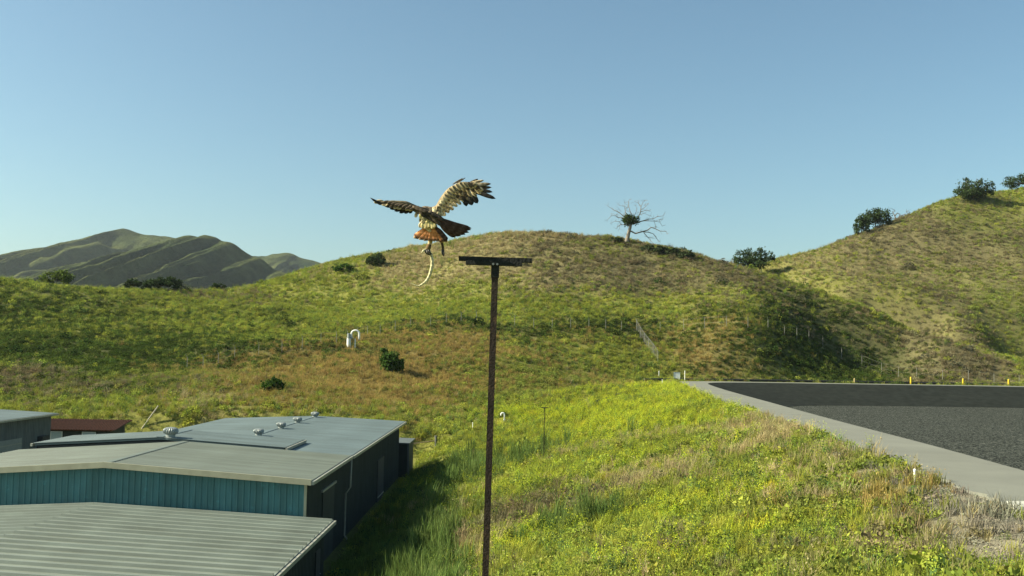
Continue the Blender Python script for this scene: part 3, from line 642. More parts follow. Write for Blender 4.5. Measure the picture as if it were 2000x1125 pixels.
# low building whose pale ribbed roof runs toward the camera
low = thing('metal_shed', (-20.4, 38, 0), 'low metal building with pale strongly ribbed roof, joined to the teal gable wall', 'building')
gable_roof(low, -32.1, -8.65, -20.4, 3.3, 3.3, 3.9, 27, 48.93, M_rooflow, .85, .85, .12, None, ratio=.17)
core(low, -31.7, -9.15, 27.3, 48.9, 3.1, 3.1, 3.66, -20.4, M_side)
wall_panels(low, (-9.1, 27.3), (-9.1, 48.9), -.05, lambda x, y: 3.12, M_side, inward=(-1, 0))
mb = MB(); mb.box((-8.6, 38, .06), (1.1, 22, .16)); mb.build('footing', M_conc, low)
mb = MB(); mb.box((-9.05, 47.2, 1.1), (.06, 1.0, 2.1)); dr = mb.build('door', M_dark, low)
mb = MB(); mb.tube([(-9.0, 47.5, 1.0), (-8.94, 47.5, 1.0), (-8.94, 47.42, 1.0)], .02, 6); mb.build('handle', M_zinc, dr)

# teal building
teal = thing('warehouse', (-20.1, 55, 0), 'teal ribbed metal warehouse with cream gable trim rising above the low ribbed roof', 'building')
gable_roof(teal, -30.4, -9.8, -20.1, 5.2, 5.2, 5.89, 48.9, 60.95, M_roofgrn, .9, .3, .022, M_trim)
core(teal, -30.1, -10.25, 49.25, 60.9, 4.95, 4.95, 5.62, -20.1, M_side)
zt = lambda x, y: 5.15 + (5.84-5.15)*(1-abs(x+20.1)/10.3) - .12
wall_panels(teal, (-30.2, 49.2), (-10.15, 49.2), -.05, zt, M_teal, inward=(0, 1))
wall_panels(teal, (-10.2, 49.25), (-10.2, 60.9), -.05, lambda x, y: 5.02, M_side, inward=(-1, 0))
mb = MB(); mb.box((-10.13, 49.17, 2.5), (.12, .12, 5.1)); mb.build('corner_trim', M_trim, teal)
mb = MB(); mb.box((-10.16, 55.6, 2.0), (.05, 3.4, 3.9)); sd = mb.build('sliding_door', M_side, teal)
mb = MB(); mb.box((-10.12, 55.6, 4.02), (.1, 4.2, .12)); mb.build('door_track', M_gutter, sd)
downspout(teal, [(-9.72, 60.7, 5.1), (-9.75, 60.7, 3.3), (-10.02, 60.7, 2.9), (-10.04, 60.7, .35), (-9.85, 60.7, .12)])

# connecting bay with the raised roof
bay = thing('connecting_bay', (-21.75, 63.7, 0), 'narrow raised blue grey roof bay between the teal warehouse and the long roof', 'building')
r_ = gable_roof(bay, -29.6, -13.9, -21.75, 5.62, 5.62, 6.12, 61.0, 66.6, M_roofblue, .9, .3, .02, None)
core(bay, -29.3, -14.5, 61.1, 66.4, 5.4, 5.4, 5.9, -21.75, M_dark)
def put_vent(px, py, roof, root, zfun, s=1.0):
    p = onz(px, py, 5.6)
    for _ in range(6): p = onz(px, py, zfun(p[0]))
    v = link('roof_vent', VENT, roof, Vector(p)-root.location); v.scale = (s*1.05, s*1.05, s); v.rotation_euler.z = random.random()
put_vent(333, 854, r_, bay, lambda x: 6.12-.0637*abs(x+21.75), 1.25)

# long building behind
lng = thing('long_warehouse', (-18.1, 76, 0), 'long smooth blue grey roofed building with a row of turbine vents', 'building')
r_ = gable_roof(lng, -26.5, -9.75, -18.1, 5.2, 5.2, 5.56, 61.0, 91.4, M_roofblue, .95, .32, .012, None)
core(lng, -26.2, -10.3, 61.2, 91.0, 4.98, 4.98, 5.3, -18.1, M_side)
wall_panels(lng, (-10.25, 61.2), (-10.25, 91.0), -.05, lambda x, y: 5.0, M_side, inward=(-1, 0))
for (px, py) in [(505, 851), (549, 837), (581, 826), (615, 815)]: put_vent(px, py, r_, lng, lambda x: 5.56-.043*abs(x+18.1))
mb = MB(); mb.box((-10.18, 78, 1.6), (.08, 3.6, 3.2)); dr = mb.build('roller_door', M_dark, lng)
mb = MB(); mb.box((-10.12, 78, .35), (.06, 3.4, .08)); mb.build('bottom_rail', M_gutter, dr)

# lean-to at its far corner
ln = thing('lean_to', (-10.5, 94, 0), 'small dark grey lean-to box at the far corner of the long building', 'shed')
mb = MB(); mb.box((-10.7, 94.2, 1.5), (2.5, 5.0, 3.1)); mb.build('wall', M_side, ln)
mb = MB(); mb.hexa([(-12.1, 91.5, 3.06), (-9.3, 91.5, 3.06), (-9.3, 96.9, 3.06), (-12.1, 96.9, 3.06)], [(-12.1, 91.5, 3.22), (-9.3, 91.5, 3.16), (-9.3, 96.9, 3.16), (-12.1, 96.9, 3.22)]); mb.build('roof', M_grey, ln)
mb = MB(); mb.box((-9.42, 91.65, 1.5), (.18, .18, 3.1)); mb.build('post', M_grey, ln)

# grey building at the left edge
gb = thing('grey_shed', (-50, 82, 0), 'grey metal building with a flat slate roof and closed pale door', 'building')
gable_roof(gb, -57.5, -43.5, -50.5, 5.2, 5.2, 5.55, 62, 94.2, M_roofblue, .95, .32, .012, None)
core(gb, -57.1, -44.0, 62.3, 93.9, 4.98, 4.98, 5.3, -50.5, M_grey)
wall_panels(gb, (-43.95, 62.3), (-43.95, 93.9), -.05, lambda x, y: 5.0, M_grey, inward=(-1, 0))
mb = MB(); mb.box((-43.86, 85.0, 1.7), (.08, 6.5, 3.3)); dr = mb.build('roller_door', mat('pale roller door', (.22, .24, .22), .6, var=.08), gb)
for k in range(5):
    mb = MB(); mb.box((-43.81, 85.0, .4+k*.62), (.03, 6.4, .06)); mb.build('door_slat', M_gutter, dr)
mb = MB(); mb.box((-43.7, 92.0, 2.6), (.5, 1.3, 1.2)); mb.build('wall_unit', M_dark, gb)
v = link('roof_vent', VENT, bpy.data.objects.get(gb.children[0].name), (-50.5-gb.location.x, 92-gb.location.y, 5.5)); v.scale = (1.2, 1.2, 1.2)

# brown roofed shed
bs = thing('brown_roof_shed', (-44.5, 102, 0), 'small pale shed under a rust brown ribbed roof at the foot of the hill', 'shed')
me = ribbed(4.7, .8, .27, .06, M_brown, 'roof_panel')
rd = MB(); rd.hexa([(-49, 99.8, 3.05), (-40.5, 99.8, 3.05), (-40.5, 104.3, 3.75), (-49, 104.3, 3.75)], [(-49, 99.8, 3.13), (-40.5, 99.8, 3.13), (-40.5, 104.3, 3.83), (-49, 104.3, 3.83)]); rf = rd.build('roof', M_brown, bs)
for i in range(11):
    p = link('roof_panel', me, rf, (-48.95+i*.8+.8-bs.location.x, 99.7-bs.location.y, 3.18)); p.rotation_euler = (0, -math.atan2(.7, 4.5), math.pi/2)
mb = MB(); mb.hexa([(-48.7, 100.1, -.1), (-40.8, 100.1, -.1), (-40.8, 104, -.1), (-48.7, 104, -.1)], [(-48.7, 100.1, 3.06), (-40.8, 100.1, 3.06), (-40.8, 104, 3.68), (-48.7, 104, 3.68)]); mb.build('wall', M_side, bs)
for (xa, xb, za, zb) in ((-46.8, -45.6, 1.9, 2.95), (-43.6, -42.2, 2.4, 2.95)):
    mb = MB(); mb.box(((xa+xb)/2, 100.06, (za+zb)/2), (xb-xa, .06, zb-za)); wn = mb.build('window', M_white, bs)
    mb = MB(); mb.box(((xa+xb)/2, 100.01, (za+zb)/2), (xb-xa-.16, .03, zb-za-.16)); mb.build('pane', mat('pale window pane', (.35, .42, .44), .2, var=.05), wn)

# ================================================================== PERCHES
M_rust = mat('rusted square tube', (.026, .017, .011), .75, var=.35, scale=9, bump=.3, bscale=60, c2=(.07, .04, .02), c2at=.6, spec=.3)
M_blk = mat('black weathered timber', (.012, .014, .012), .8, var=.3, scale=12, bump=.4, bscale=50, c2=(.07, .08, .065), c2at=.72, spec=.3)
M_bolt = mat('dull bolt', (.25, .26, .24), .5, metal=.5, var=.1)
def perch(top, low_pt, W, label, cat='perch'):
    top = Vector(top); low_pt = Vector(low_pt); d = (low_pt-top).normalized()
    gz = float(H(np.array([top.x]), np.array([top.y]))[0]); base = top + d*((top.z-gz+.3)/-d.z)
    t = thing('perch_pole', (base.x, base.y, gz), label, cat, 'bird perch poles')
    zax = -d; yax = Vector((0, 1, 0)); xax = yax.cross(zax).normalized(); yax = zax.cross(xax); Rm = Matrix((xax, yax, zax)).transposed()
    def bx(mb_, lx, ly, lz, sx, sy, sz): mb_.box(top + Rm @ Vector((lx, ly, lz)), (sx, sy, sz), Rm)
    Lp = (base-top).length
    mb_ = MB(); bx(mb_, 0, 0, -Lp/2-.03, .056, .056, Lp); mb_.build('post', M_rust, t)
    s = W/.65
    mb_ = MB(); bx(mb_, 0, 0, -.055, .070, .074, .12); br = mb_.build('bracket', M_blk, t)
    mb_ = MB(); bx(mb_, 0, 0, .045*s, W, .07, .038*s); mb_.build('crossbar', M_blk, t)
    mb_ = MB(); bx(mb_, -.012, -.012, .010*s, W*.77, .075, .036*s); mb_.build('lower_rail', M_blk, t)
    for lx in (-.018, .018):
        mb_ = MB(); c = top + Rm @ Vector((lx, -.045, .0)); mb_.tube([c, c+Rm @ Vector((0, -.018, 0))], .010, 8); mb_.build('bolt', M_bolt, br)
    return t
perch(at(967.5, 517, 8.6), at(949, 1092, 8.6), .65, 'tall rusty pole with black T crossbar beneath the flying hawk')
q = hit(1062, 896)
perch(at(1063.5, 797, q[1]), at(1062, 895, q[1]), .66, 'thin distant T perch pole standing alone in the yellow green meadow')

# ================================================================== SITE FURNITURE
M_wpost = mat('white marker post', (.75, .76, .70), .5, var=.08, scale=10)
M_yel = mat('yellow bollard paint', (.62, .42, .02), .45, var=.12, scale=6, c2=(.35, .24, .03), c2at=.7)
def bollard(px, D, h, label, m=M_yel):
    p = at(px, 750, D); p[2] = PADZ-.12
    t = thing('bollard', p, label, 'bollard', 'bollards along the far road')
    mb_ = MB(); mb_.lathe((p[0], p[1], p[2]), [(.16, -.2), (.16, h-.12), (.14, h-.04), (.08, h+.02)], 14); mb_.build('pipe', m, t, smooth=False)
    mb_ = MB(); mb_.lathe((p[0], p[1], p[2]), [(.24, -.1), (.24, .09), (.2, .11)], 14); mb_.build('footing', M_conc, t)
bollard(1669, 188.0, 1.05, 'faded tan bollard in front of the dark shaded hillside', mat('faded bollard', (.30, .24, .10), .7, var=.2, scale=6))
bollard(1779, 188.6, 1.5, 'yellow bollard beside the bare grey pole on the far road')
bollard(1881, 189.3, 1.35, 'yellow bollard in front of the grey brown scrub, middle of the three yellow ones')
bollard(1970, 189.9, 1.35, 'yellow bollard in front of the green gap between two hills')
def post(name, base, h, r, label, m, cat='post', lean=(0, 0), cap=True):
    t = thing(name, base, label, cat); b = Vector(base)
    mb_ = MB(); mb_.tube([b+Vector((0, 0, -.2)), b+Vector((lean[0], lean[1], h))], r, 10); mb_.build('shaft', m, t, smooth=False)
    if cap: mb_ = MB(); mb_.lathe(b+Vector((lean[0], lean[1], h)), [(r*1.25, -.06), (r*1.25, .01), (r*.7, .04)], 10); mb_.build('cap', m, t)
    return t
p = hit(1787, 944); p[2] = float(H(p[:1], p[1:2])[0]); post('marker_post', p, .52, .045, 'short white marker post on the gravel shoulder of the road', M_wpost)
p = at(1337.5, 742, 184); p[2] = PADZ-.15; post('marker_post', p, 2.0, .07, 'white post just past the bend of the road', M_wpost)
p = hit(1287, 737); post('marker_post', p, 1.2, .06, 'white post half hidden in bright grass beside the bend', M_wpost)
p = hit(1293.5, 752); t = post('marker_post', p, .95, .05, 'white post with a leaning brace at the road edge', M_wpost)
mb = MB(); mb.tube([Vector(p)+Vector((0, 0, .35)), Vector(p)+Vector((-.62, -.1, -.05))], .045, 8); mb.build('brace', M_wpost, t)
p = hit(923, 843); post('marker_post', p, 1.0, .04, 'thin white stake at the valley edge of the meadow', M_wpost)
p = hit(851, 872); post('timber_post', p, 1.15, .13, 'stubby grey timber post standing near the lean-to', mat('grey timber', (.12, .125, .11), .9, var=.3, scale=8, bump=.4), 'post')
p = hit(274, 838, d0=96); post('leaning_pole', p, 2.6, .07, 'pale leaning pole in the brush beside the brown roofed shed', mat('bleached pole', (.42, .38, .30), .8, var=.2), 'pole', lean=(1.7, .6), cap=False)
# rail from timber post
a = hit(851, 870); b_ = hit(800, 878); mb = MB(); mb.tube([Vector(a)+Vector((0, 0, .55)), Vector(b_)+Vector((0, 0, .6))], .05, 6); tag(mb.build('fence_rail', mat('rail rust', (.13, .10, .06), .8), None), 'low brown rail running from the timber post to the lean-to', 'rail')
# sign by the bend
p = at(1322, 740, 185); p[2] = PADZ-.1; s_ = thing('notice_board', p, 'blank white square board on two legs at the road bend', 'sign')
b = Vector(p)
mb = MB(); mb.box(b+Vector((0, 0, 1.0)), (1.15, .06, 1.3)); bd = mb.build('board', M_white, s_)
mb = MB()
for (cx, cz, sx, sz) in ((0, 1.67, 1.25, .06), (0, .33, 1.25, .06), (-.6, 1.0, .06, 1.3), (.6, 1.0, .06, 1.3)): mb.box(b+Vector((cx, -.01, cz)), (sx, .1, sz))
mb.build('frame', M_zinc, bd)
for sx in (-.42, .42):
    mb = MB(); mb.tube([b+Vector((sx, .06, -.2)), b+Vector((sx, .06, 1.5))], .04, 8); mb.build('leg', M_zinc, s_)
# slab at the road edge
p = onz(1993, 986, PADZ); mb = MB(); mb.hexa([(p[0]-.5, p[1]-.7, PADZ-.15), (p[0]+1.6, p[1]-1.0, PADZ-.15), (p[0]+1.7, p[1]+.6, PADZ-.15), (p[0]-.2, p[1]+.5, PADZ-.15)], [(p[0]-.5, p[1]-.7, PADZ+.05), (p[0]+1.6, p[1]-1.0, PADZ+.05), (p[0]+1.7, p[1]+.6, PADZ+.05), (p[0]-.2, p[1]+.5, PADZ+.05)])
tag(mb.build('concrete_slab', M_conc), 'pale concrete slab at the gravel edge of the road', 'slab')
# black drain pipe along the outer edge of the far road
M_pipe = mat('black plastic pipe', (.015, .016, .015), .5, var=.2)
mb = MB(); mb.tube([(24.5, 178.5, 7.3), (28, 183.5, 7.3), (34, 186.2, 7.3), (44, 188, 7.3), (60, 189.2, 7.32), (80, 190.4, 7.3), (104, 191.6, 7.3), (140, 192.6, 7.3)], .24, 10); tag(mb.build('drain_pipe', M_pipe, smooth=True), 'long black drain pipe lying along the outer edge of the far road', 'pipe')
pl = [hit(x, y) for x, y in ((1222, 768), (1200, 776), (1170, 786), (1138, 797), (1110, 806))]; mb = MB(); mb.tube([Vector(v)+Vector((0, 0, .28)) for v in pl], .12, 8); tag(mb.build('drain_pipe', M_pipe, smooth=True), 'short dark pipe half buried on the meadow crest', 'pipe')

# gas vents
def gooseneck(base, s, label, full=True):
    t = thing('gas_vent', base, label, 'vent pipe'); b = Vector(base)
    if full:
        mb_ = MB(); mb_.lathe(b, [(.42*s, -.3), (.42*s, 1.75*s), (.36*s, 1.8*s)], 18); mb_.build('casing', M_white, t, smooth=False)
        mb_ = MB(); mb_.lathe(b+Vector((0, 0, 1.8*s)), [(.30*s, -.02), (.48*s, .05*s), (.48*s, .18*s), (.34*s, .22*s), (.34*s, .95*s), (.2*s, 1.0*s)], 18); mb_.build('valve_body', M_zinc, t)
        mb_ = MB(); mb_.box(b+Vector((.55*s, -.1, 1.95*s)), (.7*s, .3*s, .3*s)); mb_.build('side_box', M_zinc, t)
        pts = [b+Vector((.5*s, 0, 1.9*s)), b+Vector((.5*s, 0, 2.6*s))]
        for k in range(11): a_ = math.pi*(1-k/10); pts.append(b+Vector((1.3*s+.8*s*math.cos(a_), 0, 2.75*s+.8*s*math.sin(a_)*.85)))
        pts += [b+Vector((2.1*s, 0, 2.3*s)), b+Vector((2.13*s, 0, 1.55*s))]
        mb_ = MB(); mb_.tube(pts, .19*s, 14); mb_.build('gooseneck', M_white, t, smooth=True)
        mb_ = MB(); mb_.tube([b+Vector((1.3*s, 0, -.3)), b+Vector((1.3*s, 0, 1.75*s))], .11*s, 10); mb_.build('support', M_white, t)
    else:
        pts = [b+Vector((0, 0, -.2)), b+Vector((0, 0, .8*s))]
        for k in range(9): a_ = math.pi*(k/8); pts.append(b+Vector((-.22*s+.22*s*math.cos(a_), 0, .85*s+.22*s*math.sin(a_))))
        pts.append(b+Vector((-.44*s, 0, .7*s)))
        mb_ = MB(); mb_.tube(pts, .09*s, 10); mb_.build('gooseneck', M_white, t, smooth=True)
        mb_ = MB(); mb_.lathe(b, [(.16*s, -.1), (.16*s, .25*s), (.1*s, .28*s)], 10); mb_.build('base_collar', M_white, t)
p = hit(681, 678); gooseneck(p, p[1]/1900*33/3.45, 'white and galvanised gas vent with a hooked gooseneck pipe on the ochre slope')
p = hit(985, 823); gooseneck(p, .95, 'small white hooked pipe in the meadow close to the rusty perch pole', False)

# fences
M_fpost = mat('galvanised fence post', (.20, .20, .17), .6, var=.15, scale=6)
M_fwire = mat('fence wire', (.13, .135, .125), .5, var=.1)
def fence_line(pix, step):
    P = [hit(*q)[:2] for q in pix]; d = np.concatenate([[0], np.cumsum([np.hypot(*(P[i+1]-P[i])) for i in range(len(P)-1)])]); n_ = int(d[-1]/step)
    s = np.linspace(0, d[-1], n_+1); P = np.array(P); x = np.interp(s, d, P[:, 0]); y = np.interp(s, d, P[:, 1]); return np.column_stack([x, y, H(x, y)])
def fence(pix, step, h, label, link_mesh=False, arm=True):
    G = fence_line(pix, step); t = thing('chain_link_fence' if link_mesh else 'wire_fence', G[0], label, 'fence')
    for g in G:
        b = Vector(g); mb_ = MB(); mb_.tube([b+Vector((0, 0, -.3)), b+Vector((0, 0, h))], .045, 6)
        if arm: mb_.tube([b+Vector((0, 0, h-.05)), b+Vector((-.18, -.28, h+.35))], .03, 5)
        mb_.build('post', M_fpost, t)
    for i in range(len(G)-1):
        a, b = Vector(G[i]), Vector(G[i+1]); u = (b-a); nn = Vector((u.y, -u.x, 0)).normalized()*.006; Lh = u.length
        mb_ = MB()
        for f in ((.98, .5, .08) if not link_mesh else (.99, .05)):
            zz = Vector((0, 0, h*f)); mb_.tube([a+zz, b+zz], .012 if not (link_mesh and f > .9) else .03, 4)
        if link_mesh:
            pit = .14; k0 = int(h/pit)
            for k in range(-k0, int(Lh/pit)+1):
                for sgn in (1, -1):
                    s0, s1 = k*pit, k*pit+h; z0, z1 = (0, h) if sgn > 0 else (h, 0)
                    ta, tb = max(0, s0), min(Lh, s1)
                    if tb <= ta: continue
                    za = z0+(z1-z0)*(ta-s0)/h; zb = z0+(z1-z0)*(tb-s0)/h
                    A_ = a+u*(ta/Lh)+Vector((0, 0, za)); B_ = a+u*(tb/Lh)+Vector((0, 0, zb)); wv = Vector((0, 0, .008))
                    mb_.add([A_-wv+nn*sgn, B_-wv+nn*sgn, B_+wv+nn*sgn, A_+wv+nn*sgn], [(0, 1, 2, 3)])
        mb_.build('mesh_panel' if link_mesh else 'wire_span', M_fwire, t)
    return t
fence([(365,724),(450,703),(530,693),(567,688),(649,673),(727,656),(797,642),(843,638),(924,627),(1042,641),(1163,643),(1203,646),(1243,645)], 4.0, 2.1, 'thin wire fence with slim posts crossing the hillside above the ochre slope')
fence([(1243,645),(1330,645),(1445,644),(1520,655),(1596,672),(1669,707),(1703,722),(1752,737),(1780,741),(1850,746),(1920,748),(2040,750)], 5.0, 2.4, 'fence of pale posts with bent arms descending the dark slope to the basin')
fence([(1243,646),(1262,676),(1285,708)], 3.0, 2.3, 'pale chain link fence running straight down the green slope', True, False)
p = at(1779.5, 742, 190.5); p[2] = float(H(p[:1], p[1:2])[0]); post('bare_pole', p, 3.2, .06, 'tall thin grey pole behind a yellow bollard', M_fpost, 'pole')

# ================================================================== TREES AND SHRUBS
M_bark = mat('grey bark', (.16, .13, .10), .9, var=.3, scale=3, bump=.5, bscale=12)
M_dead = mat('bleached dead wood', (.22, .19, .15), .9, var=.3, scale=2, bump=.5, bscale=10)
LEAF = {k: leafmat('leaf '+k, c=c, attr='v', trans=.25) for k, c in {'oak': (.042, .066, .024), 'bush': (.055, .105, .022), 'pale': (.10, .14, .03), 'bank': (.05, .07, .03), 'mist': (.045, .075, .02)}.items()}
def crown_mesh(lobes, nleaf, size, m, seed, name='crown', holes=.35):
    g = np.random.default_rng(seed); tot = sum(r[0]*r[1]*r[2] for _, r in lobes); Ps = []
    for c, r in lobes:
        k = int(nleaf*(r[0]*r[1]*r[2])/tot)+8; cl = max(6, k//26)
        v = g.normal(size=(cl, 3)); v /= np.linalg.norm(v, axis=1)[:, None]; cc = np.array(c)+v*(g.uniform(.45, 1.0, (cl, 1)))*np.array(r)   # leaf clumps
        pk = cc[g.integers(0, cl, k)] + g.normal(size=(k, 3))*np.array(r)*.17; Ps.append(pk)
    P = np.concatenate(Ps); k = len(P); nr = g.normal(size=(k, 3)); nr /= np.linalg.norm(nr, axis=1)[:, None]; u = np.cross(nr, g.normal(size=(k, 3))); u /= np.linalg.norm(u, axis=1)[:, None]; v = np.cross(nr, u)
    s = size*g.uniform(.6, 1.3, (k, 1)); V = np.stack([P-u*s, P+v*s*.62, P+u*s, P-v*s*.62], 1).reshape(-1, 3); F = np.arange(4*k).reshape(-1, 4)
    me = np_mesh(name, V, F, m); set_vcol(me, np.repeat(g.uniform(.65, 1.35, (k, 1))*g.uniform(.93, 1.07, (k, 3)), 4, 0), 'v'); return me
def limb(mb_, a, b, r0, r1, rnd, seg=5, wig=.12, n_=7):
    a, b = Vector(a), Vector(b); L_ = (b-a).length; pts = []
    for i in range(seg+1):
        t = i/seg; j = Vector((rnd.gauss(0, 1), rnd.gauss(0, 1), rnd.gauss(0, .6)))*L_*wig*math.sin(math.pi*t)*.5; pts.append(a.lerp(b, t)+j)
    mb_.tube(pts, [r0+(r1-r0)*i/seg for i in range(seg+1)], n_); return pts
def leafy(name, base, lobes, label, cat, kind, nleaf, size, seed, trunk_h=1.0, tr=.25, group=None):
    rnd = random.Random(seed); b = Vector(base); t = thing(name, base, label, cat, group)
    tb = MB(); top = b+Vector((rnd.gauss(0, .1), rnd.gauss(0, .1), trunk_h)); limb(tb, b+Vector((0, 0, -.4)), top, tr, tr*.7, rnd, 4, .05, 9)
    for c, r in lobes:
        c = Vector(c)
        for q in range(3): limb(tb, top-Vector((0, 0, trunk_h*.2)), b+c+Vector((rnd.gauss(0, r[0]*.4), rnd.gauss(0, r[1]*.4), rnd.gauss(0, r[2]*.3))), tr*.5, tr*.12, rnd, 5, .18, 6)
    tb.build('trunk' if trunk_h > .8 else 'stem', M_bark, t, smooth=True)
    link('crown' if 'tree' in cat else 'foliage', crown_mesh(lobes, nleaf, size, LEAF[kind], seed), t)
    return t
def tree_px(px0, px1, pyt, pyb, name, label, cat, kind, seed, D=None, lobes=None, nleaf=2600, size=.3, behind=0, group=None, gpx=None, bend=.35):
    """crown box in photo pixels; stands on the ground under its middle"""
    cx = (px0+px1)/2; g = hit(gpx or cx, pyb) if D is None else at(cx, pyb, D)
    D_ = g[1]+behind; s = D_/FPX; w_ = (px1-px0)*s; h_ = (pyb-pyt)*s; c = at(cx, pyb, D_); gz = float(H(c[:1], c[1:2])[0]); base = np.array([c[0], c[1], min(gz, c[2])]); off = c[2]-base[2]
    lobes = lobes or [(-.25, .42, .30, .40), (.22, .50, .32, .44), (0, .62, .30, .36), (-.38, .30, .16, .28), (.40, .32, .15, .28)]
    LB = [((a*w_, (random.Random(seed+i).random()-.5)*w_*.3, off+b_*h_), (rx*w_, rx*w_*.85, rz*h_)) for i, (a, b_, rx, rz) in enumerate(lobes)]
    th = max(off+h_*.35, .5); return leafy(name, base, LB, label, cat, kind, nleaf, size, seed, th, max(.10, .035*h_), group)
tree_px(1860,1942,344,392,'oak_tree','broad dark oak alone high on the big green hill','tree','oak',1, nleaf=4200, size=.33, gpx=1895, lobes=[(-.30,.28,.20,.30),(-.10,.52,.22,.40),(.16,.50,.24,.38),(.36,.48,.15,.30),(.05,.28,.35,.28),(-.12,.85,.12,.14),(.12,.84,.10,.12),(.40,.66,.08,.14)])
tree_px(1970,2034,338,368,'oak_tree','dark oak cut by the picture edge at the top of the green hill','tree','oak',2, nleaf=3000, size=.33)
tree_px(1684,1736,405,444,'oak_tree','rounded dark oak beside the bare snag on the big hill','tree','oak',3, nleaf=3200, size=.32, gpx=1708)
tree_px(1667,1699,418,456,'oak_tree','small dark oak touching the rounded oak on the big hill','tree','oak',4, nleaf=1800, size=.3, gpx=1684)
tree_px(1431,1513,486,524,'oak_tree','wide dark oak in the notch between the two hills','tree','oak',5, D=318, nleaf=4200, size=.3, lobes=[(-.34,.45,.18,.42),(-.12,.55,.2,.42),(.12,.6,.2,.38),(.34,.62,.16,.28),(0,.3,.36,.3),(.44,.55,.08,.2)])
tree_px(716,752,494,520,'oak_tree','round green bushy tree on the skyline ridge beside the flying hawk','tree','oak',6, nleaf=1600, size=.28)
tree_px(651,692,515,531,'ridge_shrub','low spiky grey green shrub on the skyline ridge','shrub','bush',7, nleaf=1000, size=.26)
tree_px(290,352,541,564,'oak_tree','wide dark green tree on the saddle before the distant mountains','tree','oak',8, nleaf=2400, size=.27, gpx=320)
tree_px(244,274,544,562,'oak_tree','small dark green tree next to the wide one on the saddle','tree','oak',9, nleaf=1100, size=.26)
tree_px(78,142,527,556,'oak_tree','loose olive green tree on the left ridge below the mountain','tree','pale',10, nleaf=1900, size=.28)
tree_px(412,440,553,565,'ridge_shrub','small dark shrub on the low saddle beside bare brown soil','shrub','oak',12, nleaf=600, size=.24)
tree_px(276,296,550,564,'ridge_shrub','tiny dark shrub between the two saddle trees','shrub','oak',13, nleaf=500, size=.24)
tree_px(738,790,676,728,'hillside_bush','big deep green bush casting shade on the ochre slope','bush','bush',14, nleaf=4200, size=.2, lobes=[(-.05,.42,.36,.34),(-.2,.6,.2,.24),(.15,.3,.3,.28),(-.28,.86,.16,.13)])
tree_px(513,552,738,767,'hillside_bush','small round bright green bush at the foot of the ochre slope','bush','bush',15, nleaf=2400, size=.16)
for i, (a, b_, t_, bt) in enumerate([(1252,1280,478,492),(1276,1306,479,496),(1302,1330,483,501),(1326,1357,488,506)]):
    tree_px(a, b_, t_, bt, 'ridge_shrub', ['dark crest shrub directly under the drooping branches of the dead tree', 'second dark shrub of the crest bank downhill from the dead tree', 'third dark shrub of the crest bank downhill from the dead tree', 'last and lowest dark shrub of the bank below the dead tree'][i], 'shrub', 'bank', 20+i, nleaf=1100, size=.26, group='shrub bank on the crest')
tree_px(1190,1217,463,474,'ridge_shrub','low dark shrub just before the trunk of the dead tree','shrub','bank',30, nleaf=600, size=.24)

